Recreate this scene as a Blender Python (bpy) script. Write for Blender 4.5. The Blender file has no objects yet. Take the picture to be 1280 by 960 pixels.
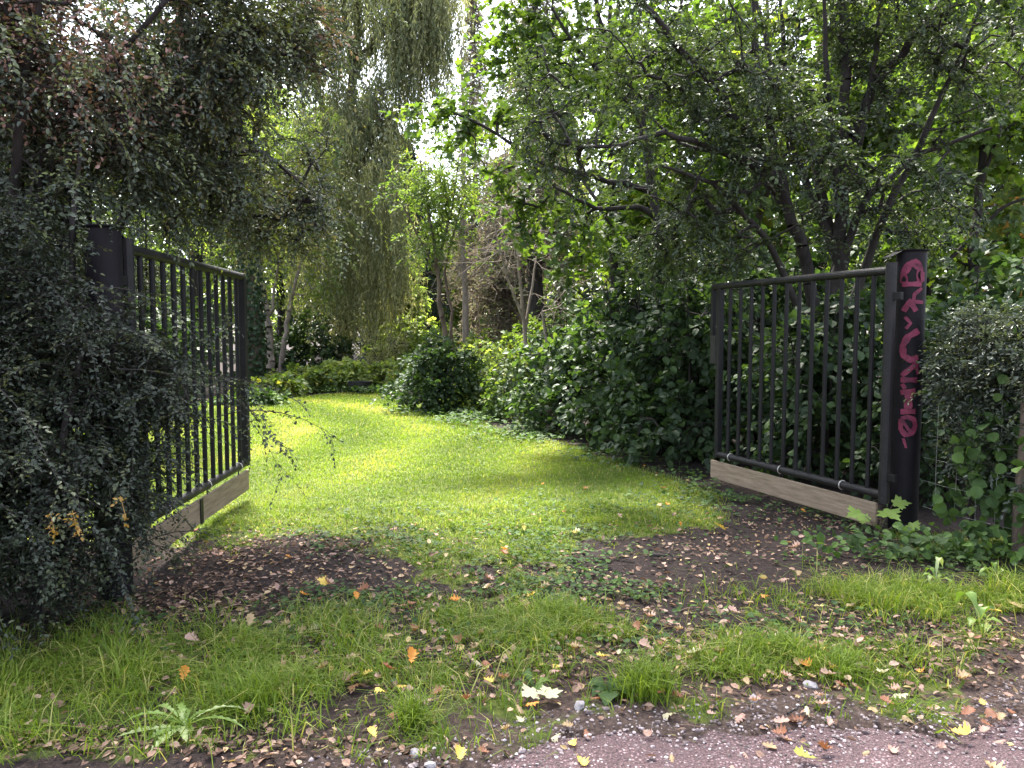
import bpy, math, random
import numpy as np
from mathutils import Vector

# ------------------------------------------------------------------ basics
SC = bpy.context.scene
COL = SC.collection
F_PX = 962.0                      # focal length in pixels of the 1280 px wide photograph
CAM_H = 1.58
PITCH = math.atan(65.0 / F_PX)    # the horizon stands 65 px above the middle
random.seed(7)
RNG = np.random.default_rng(20)


def at(x, y, Y):
    """world point at depth Y that the photograph shows at pixel (x, y)"""
    a, b = (x - 640.0) / F_PX, (480.0 - y) / F_PX
    c, s = math.cos(PITCH), math.sin(PITCH)
    k = Y / (c + b * s)
    return np.array([a * k, Y, CAM_H + (-s + b * c) * k])


def on_ground(x, y, z=0.0):
    a, b = (x - 640.0) / F_PX, (480.0 - y) / F_PX
    c, s = math.cos(PITCH), math.sin(PITCH)
    k = (z - CAM_H) / (-s + b * c)
    return np.array([a * k, (c + b * s) * k, z])


def unit(v):
    v = np.asarray(v, float)
    return v / np.maximum(np.linalg.norm(v, axis=-1, keepdims=True), 1e-9)


def wob(p, f=1.0, ph=0.0):
    """cheap smooth noise, about -1..1, p (...,3) or (...,2)"""
    x, y = p[..., 0] * f + ph, p[..., 1] * f - ph * 0.7
    z = p[..., 2] * f if p.shape[-1] > 2 else 0.0 * x
    return (np.sin(1.9 * x + 1.3 * y + 0.4) + np.sin(2.3 * y - 1.7 * z + 1.1 + ph) + np.sin(2.1 * z + 1.1 * x - 0.6)
            + 0.7 * np.sin(4.1 * x - 3.3 * y + 2.9 * z + ph) + 0.5 * np.sin(7.3 * y + 5.1 * x + 4.7 * z)) / 3.0


# ------------------------------------------------------------------ objects
def tag(o, label, cat, group=None, kind=None):
    o['label'] = label
    o['category'] = cat
    if group:
        o['group'] = group
    if kind:
        o['kind'] = kind
    return o


def thing(name, label, cat, loc=(0, 0, 0), group=None):
    o = bpy.data.objects.new(name, None)
    o.empty_display_size = 0.1
    COL.objects.link(o)
    o.location = [float(v) for v in loc]
    return tag(o, label, cat, group)


def link(name, me, mat, parent=None):
    o = bpy.data.objects.new(name, me)
    COL.objects.link(o)
    if mat is not None and not me.materials:
        me.materials.append(mat)
    if parent is not None:
        o.parent = parent
    return o


class MB:
    """collects vertices, faces (arrays of quads or triangles) and one 'tint' per face"""
    def __init__(self):
        self.v, self.f, self.t, self.n = [], [], [], 0

    def add(self, V, faces, tint=0.5):
        V = np.asarray(V, float).reshape(-1, 3)
        if not isinstance(faces, (list, tuple)) or (len(faces) and np.isscalar(faces[0][0])):
            faces = [faces]
        if np.isscalar(tint):
            tint = [tint] * len(faces)
        for f, t in zip(faces, tint):
            f = np.asarray(f, int)
            if len(f) == 0:
                continue
            self.f.append(f + self.n)
            self.t.append(np.full(len(f), t, float) if np.isscalar(t) else np.asarray(t, float))
        self.v.append(V)
        self.n += len(V)
        return self

    def mesh(self, name, origin=(0, 0, 0), smooth=False):
        V = np.concatenate(self.v) - np.asarray(origin, float)
        me = bpy.data.meshes.new(name)
        me.vertices.add(len(V))
        me.vertices.foreach_set('co', V.astype(np.float32).ravel())
        sizes = np.concatenate([np.full(len(f), f.shape[1]) for f in self.f])
        idx = np.concatenate([f.ravel() for f in self.f]).astype(np.int32)
        me.loops.add(len(idx))
        me.loops.foreach_set('vertex_index', idx)
        me.polygons.add(len(sizes))
        st = np.concatenate([[0], np.cumsum(sizes)[:-1]]).astype(np.int32)
        me.polygons.foreach_set('loop_start', st)
        me.polygons.foreach_set('use_smooth', np.full(len(sizes), smooth))
        me.update(calc_edges=True)
        at_ = me.attributes.new('tint', 'FLOAT', 'FACE')
        at_.data.foreach_set('value', np.concatenate(self.t).astype(np.float32))
        return me

    def build(self, name, mat, parent=None, origin=(0, 0, 0), smooth=False):
        return link(name, self.mesh(name, origin, smooth), mat, parent)

    # ---- solids
    def box(self, c, half, ax=None, tint=0.5, bevel=0.0):
        c = np.asarray(c, float)
        X, Yv, Z = (np.eye(3) if ax is None else np.asarray(ax, float))
        hx, hy, hz = half
        b = min(bevel, hx * .9, hy * .9, hz * .9)
        if b <= 0:
            S = np.array([[i, j, k] for k in (-1, 1) for j in (-1, 1) for i in (-1, 1)], float) * np.array(half)
            V = c + S[:, :1] * X + S[:, 1:2] * Yv + S[:, 2:] * Z
            return self.add(V, np.array([[0, 2, 3, 1], [4, 5, 7, 6], [0, 1, 5, 4], [2, 6, 7, 3], [0, 4, 6, 2], [1, 3, 7, 5]]), tint)
        pr = [(-hx, -hy + b), (-hx + b, -hy), (hx - b, -hy), (hx, -hy + b), (hx, hy - b), (hx - b, hy), (-hx + b, hy), (-hx, hy - b)]
        V, F = [], []
        for zz, sh in ((-hz, b), (-hz + b, 0), (hz - b, 0), (hz, b)):
            for (x, y) in pr:
                x2 = np.sign(x) * max(abs(x) - sh, 0); y2 = np.sign(y) * max(abs(y) - sh, 0)
                V.append(c + x2 * X + y2 * Yv + zz * Z)
        for r in range(3):
            for i in range(8):
                j = (i + 1) % 8
                F.append([r * 8 + i, r * 8 + j, r * 8 + 8 + j, r * 8 + 8 + i])
        V = np.array(V)
        caps = [[0, 7, 6, 1], [1, 6, 5, 2], [2, 5, 4, 3]]
        F += caps + [[24 + q for q in f[::-1]] for f in caps]
        return self.add(V, np.array(F), tint)

    def tubes(self, P, R, sides=5, tint=0.5, caps=False):
        """P (E,k,3), R (E,k): E tubes of k rings"""
        P = np.asarray(P, float); R = np.asarray(R, float)
        E, k = R.shape
        d = unit(P[:, -1] - P[:, 0])
        ref = np.where(np.abs(d[:, 2:3]) > 0.8, np.array([[1., 0, 0]]), np.array([[0, 0, 1.]]))
        u = unit(np.cross(d, ref)); w = np.cross(d, u)
        a = np.linspace(0, 2 * np.pi, sides, endpoint=False)
        ring = np.cos(a)[None, :, None] * u[:, None] + np.sin(a)[None, :, None] * w[:, None]
        V = P[:, :, None] + R[:, :, None, None] * ring[:, None]
        base = (np.arange(E) * k * sides)[:, None, None]
        i = np.arange(sides); j = (i + 1) % sides
        r = (np.arange(k - 1) * sides)[None, :, None]
        q = np.stack([base + r + i, base + r + j, base + r + sides + j, base + r + sides + i], -1).reshape(-1, 4)
        t = tint if np.isscalar(tint) else np.repeat(tint, (k - 1) * sides)
        n0 = self.n
        self.add(V, [q], [t])
        if caps:
            for e in range(E):
                for kk, sgn in ((0, 1), (k - 1, -1)):
                    o = n0 + (e * k + kk) * sides
                    self.f.append(np.array([[o + x for x in range(sides)][::sgn]])); self.t.append(np.array([0.5]))
        return self

    def leaves(self, T, pos, axis, nrm, size, wid, tint):
        """a leaf template T = (verts, [faces]) at every pos"""
        tv, tf = T
        axis = unit(axis)
        nrm = unit(nrm - axis * np.sum(nrm * axis, -1, keepdims=True))
        side = np.cross(axis, nrm)
        size = np.broadcast_to(np.asarray(size, float), (len(pos),))[:, None, None]
        wid = np.broadcast_to(np.asarray(wid, float), (len(pos),))[:, None, None]
        V = pos[:, None] + size * (tv[None, :, 0:1] * wid * side[:, None] + tv[None, :, 1:2] * axis[:, None] + tv[None, :, 2:3] * nrm[:, None])
        off = (np.arange(len(pos)) * len(tv))[:, None, None]
        fs, ts = [], []
        for f in tf:
            fs.append((f[None] + off).reshape(-1, f.shape[1]))
            ts.append(np.repeat(tint, len(f)))
        return self.add(V, fs, ts)


# ------------------------------------------------------------------ leaf templates (length along y, 0..1)
def T_(v, *fs):
    return np.array(v, float), [np.array(f, int) for f in fs]


OVAL = T_([(0, 0, 0), (.43, .3, .07), (.36, .7, .05), (0, 1, -.08), (-.36, .7, .05), (-.43, .3, .07)], [[0, 1, 2, 3], [0, 3, 4, 5]])
ROUND = T_([(0, 0, 0), (.3, .06, .03), (.5, .36, .09), (.38, .74, .05), (0, 1, -.1), (-.38, .74, .05), (-.5, .36, .09), (-.3, .06, .03), (0, .5, 0)],
           [[0, 1, 2, 8], [8, 2, 3, 4], [8, 4, 5, 6], [0, 8, 6, 7]])
DIAM = T_([(0, 0, 0), (.42, .45, .08), (0, 1, -.05), (-.42, .45, .08)], [[0, 1, 2, 3]])
_m = [(0, 0), (.2, -.1), (.42, -.03), (.36, .12), (.62, .2), (.92, .3), (.66, .42), (.7, .56), (.42, .54), (.3, .5), (.36, .74), (.16, .78), (0, 1.05)]
_ml = _m + [(-x, y) for x, y in _m[-2:0:-1]]
MAPLE = T_([(x * .62, y, .05 * abs(x) * 2 - .06 * y * y) for x, y in _ml] + [(0, .35, -.02)],
           [[len(_ml), i, (i + 1) % len(_ml)] for i in range(len(_ml))])
_o = [(0, 0), (.05, .12), (.2, .2), (.12, .3), (.34, .42), (.2, .5), (.42, .66), (.25, .72), (.28, .88), (.1, .92), (0, 1)]


def oak(curl, twist):
    V, F = [], []
    sp = [min(max(y, .04 * i), 1) for i, (x, y) in enumerate(_o)]
    sp = list(np.maximum.accumulate([0, .1, .17, .28, .36, .5, .58, .7, .8, .92, 1]))
    z = lambda x, y: curl * (x * x * 3.0 + (y - .5) ** 2 * 1.2) + twist * x * (y - .4) + .02 * math.sin(9 * y + 7 * x)
    n = len(_o)
    V += [(0, y, z(0, y) - .015) for y in sp]
    V += [(x, y, z(x, y)) for x, y in _o]
    V += [(-x, y + .02 * (i % 2), z(-x, y)) for i, (x, y) in enumerate(_o)]
    for i in range(n - 1):
        F.append([i, n + i, n + i + 1]); F.append([i, n + i + 1, i + 1])
        F.append([i, 2 * n + i + 1, 2 * n + i]); F.append([i, i + 1, 2 * n + i + 1])
    V += [(.012, 0, .0), (-.012, 0, 0), (0, -.28, .03 + curl * .3)]
    F.append([len(V) - 3, len(V) - 2, len(V) - 1])
    return np.array(V, float), [np.array(F, int)]


_ic = None


def icosa():
    global _ic
    if _ic is None:
        p = (1 + 5 ** .5) / 2
        v = unit(np.array([(-1, p, 0), (1, p, 0), (-1, -p, 0), (1, -p, 0), (0, -1, p), (0, 1, p), (0, -1, -p), (0, 1, -p), (p, 0, -1), (p, 0, 1), (-p, 0, -1), (-p, 0, 1)]))
        f = np.array([(0, 11, 5), (0, 5, 1), (0, 1, 7), (0, 7, 10), (0, 10, 11), (1, 5, 9), (5, 11, 4), (11, 10, 2), (10, 7, 6), (7, 1, 8),
                      (3, 9, 4), (3, 4, 2), (3, 2, 6), (3, 6, 8), (3, 8, 9), (4, 9, 5), (2, 4, 11), (6, 2, 10), (8, 6, 7), (9, 8, 1)])
        _ic = (v, f)
    return _ic


# ------------------------------------------------------------------ materials
def new_mat(name):
    m = bpy.data.materials.new(name)
    m.use_nodes = True
    nt = m.node_tree
    nt.nodes.clear()
    return m, nt, nt.nodes.new('ShaderNodeOutputMaterial')


def ramp(nt, fac, stops, interp='LINEAR'):
    r = nt.nodes.new('ShaderNodeValToRGB')
    r.color_ramp.interpolation = interp
    el = r.color_ramp.elements
    while len(el) > 1:
        el.remove(el[-1])
    for i, (p, c) in enumerate(stops):
        e = el[0] if i == 0 else el.new(p)
        e.position = p
        e.color = (*c, 1)
    nt.links.new(fac, r.inputs[0])
    return r.outputs[0]


def noise(nt, scale, detail=4, rough=.55, coord=None):
    n = nt.nodes.new('ShaderNodeTexNoise')
    n.inputs['Scale'].default_value = scale
    n.inputs['Detail'].default_value = detail
    n.inputs['Roughness'].default_value = rough
    if coord is None:
        coord = nt.nodes.new('ShaderNodeNewGeometry').outputs['Position']
    nt.links.new(coord, n.inputs['Vector'])
    return n


def math_(nt, op, a, b):
    n = nt.nodes.new('ShaderNodeMath')
    n.operation = op
    for i, v in enumerate((a, b)):
        if isinstance(v, (int, float)):
            n.inputs[i].default_value = v
        else:
            nt.links.new(v, n.inputs[i])
    return n.outputs[0]


def mixc(nt, fac, a, b, mode='MIX'):
    n = nt.nodes.new('ShaderNodeMix')
    n.data_type = 'RGBA'
    n.blend_type = mode
    for sock, v in ((n.inputs[0], fac), (n.inputs[6], a), (n.inputs[7], b)):
        if isinstance(v, (int, float)):
            sock.default_value = v
        elif isinstance(v, tuple):
            sock.default_value = (*v, 1)
        else:
            nt.links.new(v, sock)
    return n.outputs[2]


def leaf_mat(name, stops, trans=.4, rough=.42, spec=.5, tcol=(1.5, 1.6, .55), var=.35):
    m, nt, out = new_mat(name)
    a = nt.nodes.new('ShaderNodeAttribute')
    a.attribute_name = 'tint'
    col = ramp(nt, a.outputs['Fac'], stops)
    nz = noise(nt, 1.1, 3)
    hsv = nt.nodes.new('ShaderNodeHueSaturation')
    nt.links.new(col, hsv.inputs['Color'])
    v = math_(nt, 'ADD', math_(nt, 'MULTIPLY', nz.outputs['Fac'], var * 2), 1 - var)
    nt.links.new(v, hsv.inputs['Value'])
    b = nt.nodes.new('ShaderNodeBsdfPrincipled')
    nt.links.new(hsv.outputs[0], b.inputs['Base Color'])
    b.inputs['Roughness'].default_value = rough
    b.inputs['Specular IOR Level'].default_value = spec
    tr = nt.nodes.new('ShaderNodeBsdfTranslucent')
    nt.links.new(mixc(nt, 1.0, hsv.outputs[0], tcol, 'MULTIPLY'), tr.inputs['Color'])
    mx = nt.nodes.new('ShaderNodeMixShader')
    mx.inputs[0].default_value = trans
    nt.links.new(b.outputs[0], mx.inputs[1])
    nt.links.new(tr.outputs[0], mx.inputs[2])
    nt.links.new(mx.outputs[0], out.inputs[0])
    return m


def solid_mat(name, c1, c2, scale=6, rough=.8, bump=.3, spec=.3, metallic=0.0, stretch=None, bscale=None, stops=None):
    m, nt, out = new_mat(name)
    tc = nt.nodes.new('ShaderNodeTexCoord').outputs['Object']
    if stretch:
        mp = nt.nodes.new('ShaderNodeMapping')
        mp.inputs['Scale'].default_value = stretch
        nt.links.new(tc, mp.inputs[0])
        tc = mp.outputs[0]
    n = noise(nt, scale, 6, .6, tc)
    col = ramp(nt, n.outputs['Fac'], stops or [(.3, c1), (.7, c2)])
    b = nt.nodes.new('ShaderNodeBsdfPrincipled')
    nt.links.new(col, b.inputs['Base Color'])
    b.inputs['Roughness'].default_value = rough
    b.inputs['Specular IOR Level'].default_value = spec
    b.inputs['Metallic'].default_value = metallic
    if bump:
        bp = nt.nodes.new('ShaderNodeBump')
        bp.inputs['Strength'].default_value = bump
        bp.inputs['Distance'].default_value = .02
        nb = noise(nt, bscale or scale * 3, 5, .65, tc)
        nt.links.new(nb.outputs['Fac'], bp.inputs['Height'])
        nt.links.new(bp.outputs[0], b.inputs['Normal'])
    nt.links.new(b.outputs[0], out.inputs[0])
    return m


M = {}
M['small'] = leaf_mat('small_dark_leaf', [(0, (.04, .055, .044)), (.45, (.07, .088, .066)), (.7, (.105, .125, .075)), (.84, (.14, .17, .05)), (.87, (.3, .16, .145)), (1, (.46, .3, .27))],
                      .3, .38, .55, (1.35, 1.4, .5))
M['small_deep'] = leaf_mat('small_deep_leaf', [(0, (.014, .022, .014)), (.45, (.026, .038, .022)), (.75, (.05, .066, .034)), (1, (.1, .11, .04))], .24, .44, .5, (1.3, 1.35, .5))  # darker copy of the small leaf, with the near shrub's shade in it
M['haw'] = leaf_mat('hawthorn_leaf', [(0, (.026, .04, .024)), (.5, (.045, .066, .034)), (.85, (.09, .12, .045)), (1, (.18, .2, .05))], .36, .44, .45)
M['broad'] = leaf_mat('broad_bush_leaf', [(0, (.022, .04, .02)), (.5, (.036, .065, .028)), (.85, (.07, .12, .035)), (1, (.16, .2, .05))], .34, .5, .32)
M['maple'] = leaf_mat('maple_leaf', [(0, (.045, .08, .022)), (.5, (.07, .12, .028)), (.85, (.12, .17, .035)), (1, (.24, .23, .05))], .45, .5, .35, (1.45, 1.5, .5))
M['sunny'] = leaf_mat('sunlit_wood_leaf', [(0, (.06, .1, .035)), (.5, (.11, .16, .045)), (.85, (.18, .22, .06)), (.95, (.26, .24, .06)), (1, (.5, .2, .12))], .5, .5, .35)  # light on the far foliage is put into this raised leaf colour
M['willow'] = leaf_mat('willow_leaf', [(0, (.08, .1, .065)), (.5, (.18, .2, .11)), (1, (.36, .34, .18))], .5, .5, .35, (1.3, 1.3, .8))  # colour raised to offset the shade of the willow's own crown
M['pale'] = leaf_mat('pale_green_leaf', [(0, (.12, .17, .06)), (.5, (.2, .26, .09)), (1, (.36, .38, .13))], .5, .5, .35)  # for pale plants, and to brighten shaded ones by colour
M['conifer'] = leaf_mat('conifer_needle', [(0, (.02, .035, .032)), (.6, (.035, .055, .045)), (1, (.07, .085, .05))], .15, .6, .3, (1.1, 1.2, .8))
M['twiggy'] = leaf_mat('dry_twig_needle', [(0, (.12, .1, .085)), (.5, (.2, .175, .145)), (1, (.17, .2, .09))], .35, .7, .2, (1.2, 1.1, .9))
M['cover'] = leaf_mat('ground_cover_leaf', [(0, (.03, .055, .022)), (.5, (.055, .1, .03)), (.85, (.1, .17, .04)), (1, (.18, .22, .06))], .32, .62, .2)
M['grass'] = leaf_mat('grass_blade', [(0, (.085, .14, .02)), (.5, (.15, .225, .026)), (.85, (.23, .29, .045)), (1, (.4, .36, .15))], .45, .5, .3, (1.35, 1.35, .5), .25)
M['bark'] = solid_mat('dark_bark', (.014, .012, .012), (.045, .038, .036), 14, .9, .8, stretch=(1, 1, .25))
M['bark_pale'] = solid_mat('pale_bark', (.12, .095, .08), (.3, .25, .21), 12, .9, .7, stretch=(1, 1, .2))
M['bark_mid'] = solid_mat('brown_bark', (.06, .045, .036), (.16, .12, .095), 12, .9, .8, stretch=(1, 1, .2))
M['paint'] = solid_mat('black_gate_paint', (.006, .006, .007), (.013, .012, .013), 9, .55, .18, .22, bscale=60)
M['worn'] = solid_mat('worn_gate_paint', (.02, .019, .022), (.07, .06, .06), 7, .5, .3, .25, bscale=50, stops=[(.3, (.008, .008, .01)), (.62, (.018, .016, .017)), (.72, (.05, .038, .034))])
M['post'] = solid_mat('dark_post_paint', (.005, .0045, .006), (.011, .009, .012), 5, .6, .25, .15, bscale=40)
M['plank'] = solid_mat('weathered_plank', (.19, .142, .1), (.33, .255, .185), 4, .85, .5, .2, stretch=(1, 1, 9), bscale=20)
M['spray'] = solid_mat('pink_spray_paint', (.1, .012, .035), (.36, .05, .13), 14, .6, .05, stops=[(.25, (.05, .008, .02)), (.45, (.12, .017, .04)), (.7, (.19, .03, .064))])
M['steel'] = solid_mat('pale_steel', (.4, .38, .35), (.62, .58, .52), 20, .4, .1, .5, .6)
M['wire'] = solid_mat('fence_wire', (.25, .25, .25), (.45, .44, .42), 20, .45, 0, .5, .7)
M['stump'] = solid_mat('dark_stump', (.02, .015, .013), (.06, .045, .035), 8, .9, .6)
M['stone'] = solid_mat('grey_stone', (.2, .18, .19), (.42, .39, .4), 25, .8, .4)
M['black'] = solid_mat('black_rubber', (.012, .012, .013), (.03, .028, .028), 6, .6, .3)


def mat_ground():
    m, nt, out = new_mat('soil_and_turf')
    a = nt.nodes.new('ShaderNodeAttribute'); a.attribute_name = 'turf'
    a2 = nt.nodes.new('ShaderNodeAttribute'); a2.attribute_name = 'dry'
    n1 = noise(nt, 2.2, 6, .6); n2 = noise(nt, 38, 6, .7); n3 = noise(nt, 11, 5, .6)
    soil = ramp(nt, n2.outputs['Fac'], [(.3, (.012, .008, .008)), (.52, (.027, .019, .018)), (.68, (.055, .04, .036)), (.8, (.12, .09, .075))])
    dry = ramp(nt, n2.outputs['Fac'], [(.3, (.03, .02, .018)), (.55, (.075, .052, .044)), (.8, (.2, .145, .12))])
    soil = mixc(nt, a2.outputs['Fac'], soil, dry)
    turf = ramp(nt, n3.outputs['Fac'], [(.25, (.03, .045, .012)), (.5, (.065, .09, .016)), (.75, (.13, .14, .035))])
    f = math_(nt, 'ADD', a.outputs['Fac'], math_(nt, 'MULTIPLY', math_(nt, 'SUBTRACT', n3.outputs['Fac'], .5), .9))
    f = ramp(nt, f, [(.4, (0, 0, 0)), (.62, (1, 1, 1))])
    col = mixc(nt, f, soil, turf)
    b = nt.nodes.new('ShaderNodeBsdfPrincipled')
    nt.links.new(col, b.inputs['Base Color'])
    b.inputs['Roughness'].default_value = .9
    b.inputs['Specular IOR Level'].default_value = .2
    bp = nt.nodes.new('ShaderNodeBump'); bp.inputs['Strength'].default_value = .8; bp.inputs['Distance'].default_value = .03
    nt.links.new(n2.outputs['Fac'], bp.inputs['Height'])
    nt.links.new(bp.outputs[0], b.inputs['Normal'])
    nt.links.new(b.outputs[0], out.inputs[0])
    return m


def mat_gravel():
    m, nt, out = new_mat('pinkish_gravel')
    v = nt.nodes.new('ShaderNodeTexVoronoi'); v.inputs['Scale'].default_value = 75
    pos = nt.nodes.new('ShaderNodeNewGeometry').outputs['Position']
    nt.links.new(pos, v.inputs['Vector'])
    n = noise(nt, 6, 5, .6); n2 = noise(nt, 120, 3, .6)
    sep = nt.nodes.new('ShaderNodeSeparateColor'); nt.links.new(v.outputs['Color'], sep.inputs[0])
    st = ramp(nt, sep.outputs[0], [(0, (.08, .047, .052)), (.6, (.2, .125, .137)), (.88, (.36, .25, .265)), (.95, (.58, .49, .51))])
    dirt = ramp(nt, n2.outputs['Fac'], [(.3, (.028, .016, .018)), (.7, (.13, .077, .083))])
    f = math_(nt, 'ADD', math_(nt, 'MULTIPLY', v.outputs['Distance'], 1.2), math_(nt, 'MULTIPLY', n.outputs['Fac'], .9))
    col = mixc(nt, ramp(nt, f, [(.62, (0, 0, 0)), (.95, (1, 1, 1))]), st, dirt)
    b = nt.nodes.new('ShaderNodeBsdfPrincipled')
    nt.links.new(col, b.inputs['Base Color'])
    b.inputs['Roughness'].default_value = .85
    bp = nt.nodes.new('ShaderNodeBump'); bp.inputs['Strength'].default_value = 1; bp.inputs['Distance'].default_value = .012
    bp.invert = True
    nt.links.new(v.outputs['Distance'], bp.inputs['Height'])
    nt.links.new(bp.outputs[0], b.inputs['Normal'])
    nt.links.new(b.outputs[0], out.inputs[0])
    return m


def tint_mat(name, stops, rough=.8, trans=0.0):
    if trans:
        return leaf_mat(name, stops, trans, rough, .3, (1.2, 1.0, .6), .2)
    m, nt, out = new_mat(name)
    a = nt.nodes.new('ShaderNodeAttribute'); a.attribute_name = 'tint'
    b = nt.nodes.new('ShaderNodeBsdfPrincipled')
    nt.links.new(ramp(nt, a.outputs['Fac'], stops), b.inputs['Base Color'])
    b.inputs['Roughness'].default_value = rough
    nt.links.new(b.outputs[0], out.inputs[0])
    return m


M['pebble'] = tint_mat('pebble', [(0, (.07, .05, .05)), (.5, (.2, .16, .16)), (.85, (.3, .25, .26)), (1, (.48, .43, .44))], .75)
M['litter'] = tint_mat('leaf_litter', [(0, (.05, .033, .025)), (.4, (.14, .085, .06)), (.75, (.3, .19, .14)), (.93, (.45, .31, .25)), (1, (.55, .42, .16))], .7, .2)


# ------------------------------------------------------------------ ground layout (world metres)
def edge_y(x):                      # far edge of the gravel path
    return 2.83 + .19 * x - .3 * np.clip(-x - .7, 0, 1.2) + .1 * np.sin(2.3 * x + .5) + .05 * np.sin(6.1 * x)


BARE = [(-1.75, 5.15, .8, .9, 1.1), (-2.3, 4.5, .55, .7, 1.1), (-1.05, 5.0, .4, .35, .4), (1.2, 5.2, .85, .7, 1.45), (2.0, 5.5, .9, .85, 1.3),
        (2.4, 6.6, .8, .9, 1.0), (1.4, 4.6, .6, .25, .6), (-.35, 3.8, .3, .15, .5), (2.9, 5.0, .8, .3, .8), (.7, 3.75, .3, .15, .5), (1.9, 4.1, .4, .2, .5)]
LUSH = [(-.35, 5.1, .55, .5, .3), (.15, 4.8, .4, .4, .2), (-1.2, 3.5, .8, .45, .38), (-2.0, 3.2, .6, .5, .25), (2.7, 3.9, .6, .25, .35), (.3, 4.15, .4, .25, .3), (2.7, 4.4, .9, .35, .42), (1.4, 3.65, .5, .2, .3), (-.3, 4.3, .4, .2, .3)]
HEDGE_LINE = np.array([(-.2, 16.5), (-.55, 14.2), (-.35, 12.8), (.25, 11.6), (1.05, 10.3), (1.75, 9.0), (2.3, 7.6), (2.9, 6.4), (3.15, 5.9)])


def lawn_right(y):                  # x of the foot of the right-hand shrubs at depth y
    return np.interp(y, HEDGE_LINE[::-1, 1], HEDGE_LINE[::-1, 0])


def lawn_far(x):
    return np.interp(x, [-14, -6.5, -4.4, -3.2, -1.5, 0], [15.0, 16.6, 19.6, 21.2, 21.2, 18.5])


def turf_at(p):
    """amount of grass 0..1.2 at world xy"""
    x, y = p[..., 0], p[..., 1]
    g = np.ones_like(x) * .95
    q = p[..., :2]
    for (bx, by, rx, ry, s) in BARE:
        d = ((x - bx) / rx) ** 2 + ((y - by) / ry) ** 2
        g -= .85 * s * np.clip(1.25 - d, 0, 1)
    # worn band between the gate leaves
    g -= .22 * np.exp(-((y - 4.95 - .08 * x) / .9) ** 2)
    g -= (.64 + .06 * (x < .3)) * np.clip((5.6 - y) / .8, 0, 1)
    for (bx, by, rx, ry, s) in LUSH:
        g += s * np.exp(-((x - bx) / rx) ** 2 - ((y - by) / ry) ** 2)
    g += (.34 * wob(q, 3.1, 2.3) + .3 * wob(q, 7.9, .7) + .2 * wob(q, 17., 1.7)) * np.clip((8.2 - y) / 2.4, 0, 1)
    g += .28 * wob(q, 1.7, .3) * np.clip((7.5 - y) / 2, .12, 1)
    off = .0 + .16 * np.clip((x + .5) / 1.0, 0, 1)
    g -= .6 * np.clip((edge_y(x) + off - y) / .35, 0, 2)
    r = lawn_right(y)
    g -= 1.3 * np.clip((x - r + .25 + .25 * (y < 10)) / .6, 0, 1) * (y > 6.0)
    g -= 1.3 * np.clip((y - lawn_far(x)) / .5, 0, 1)
    g -= 1.2 * np.clip((-2.25 - x) / .3, 0, 1) * (y < 5.6) * (y > 3.75 + .5 * (x + 2.3))
    return np.clip(g, 0, 1.1)


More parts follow.
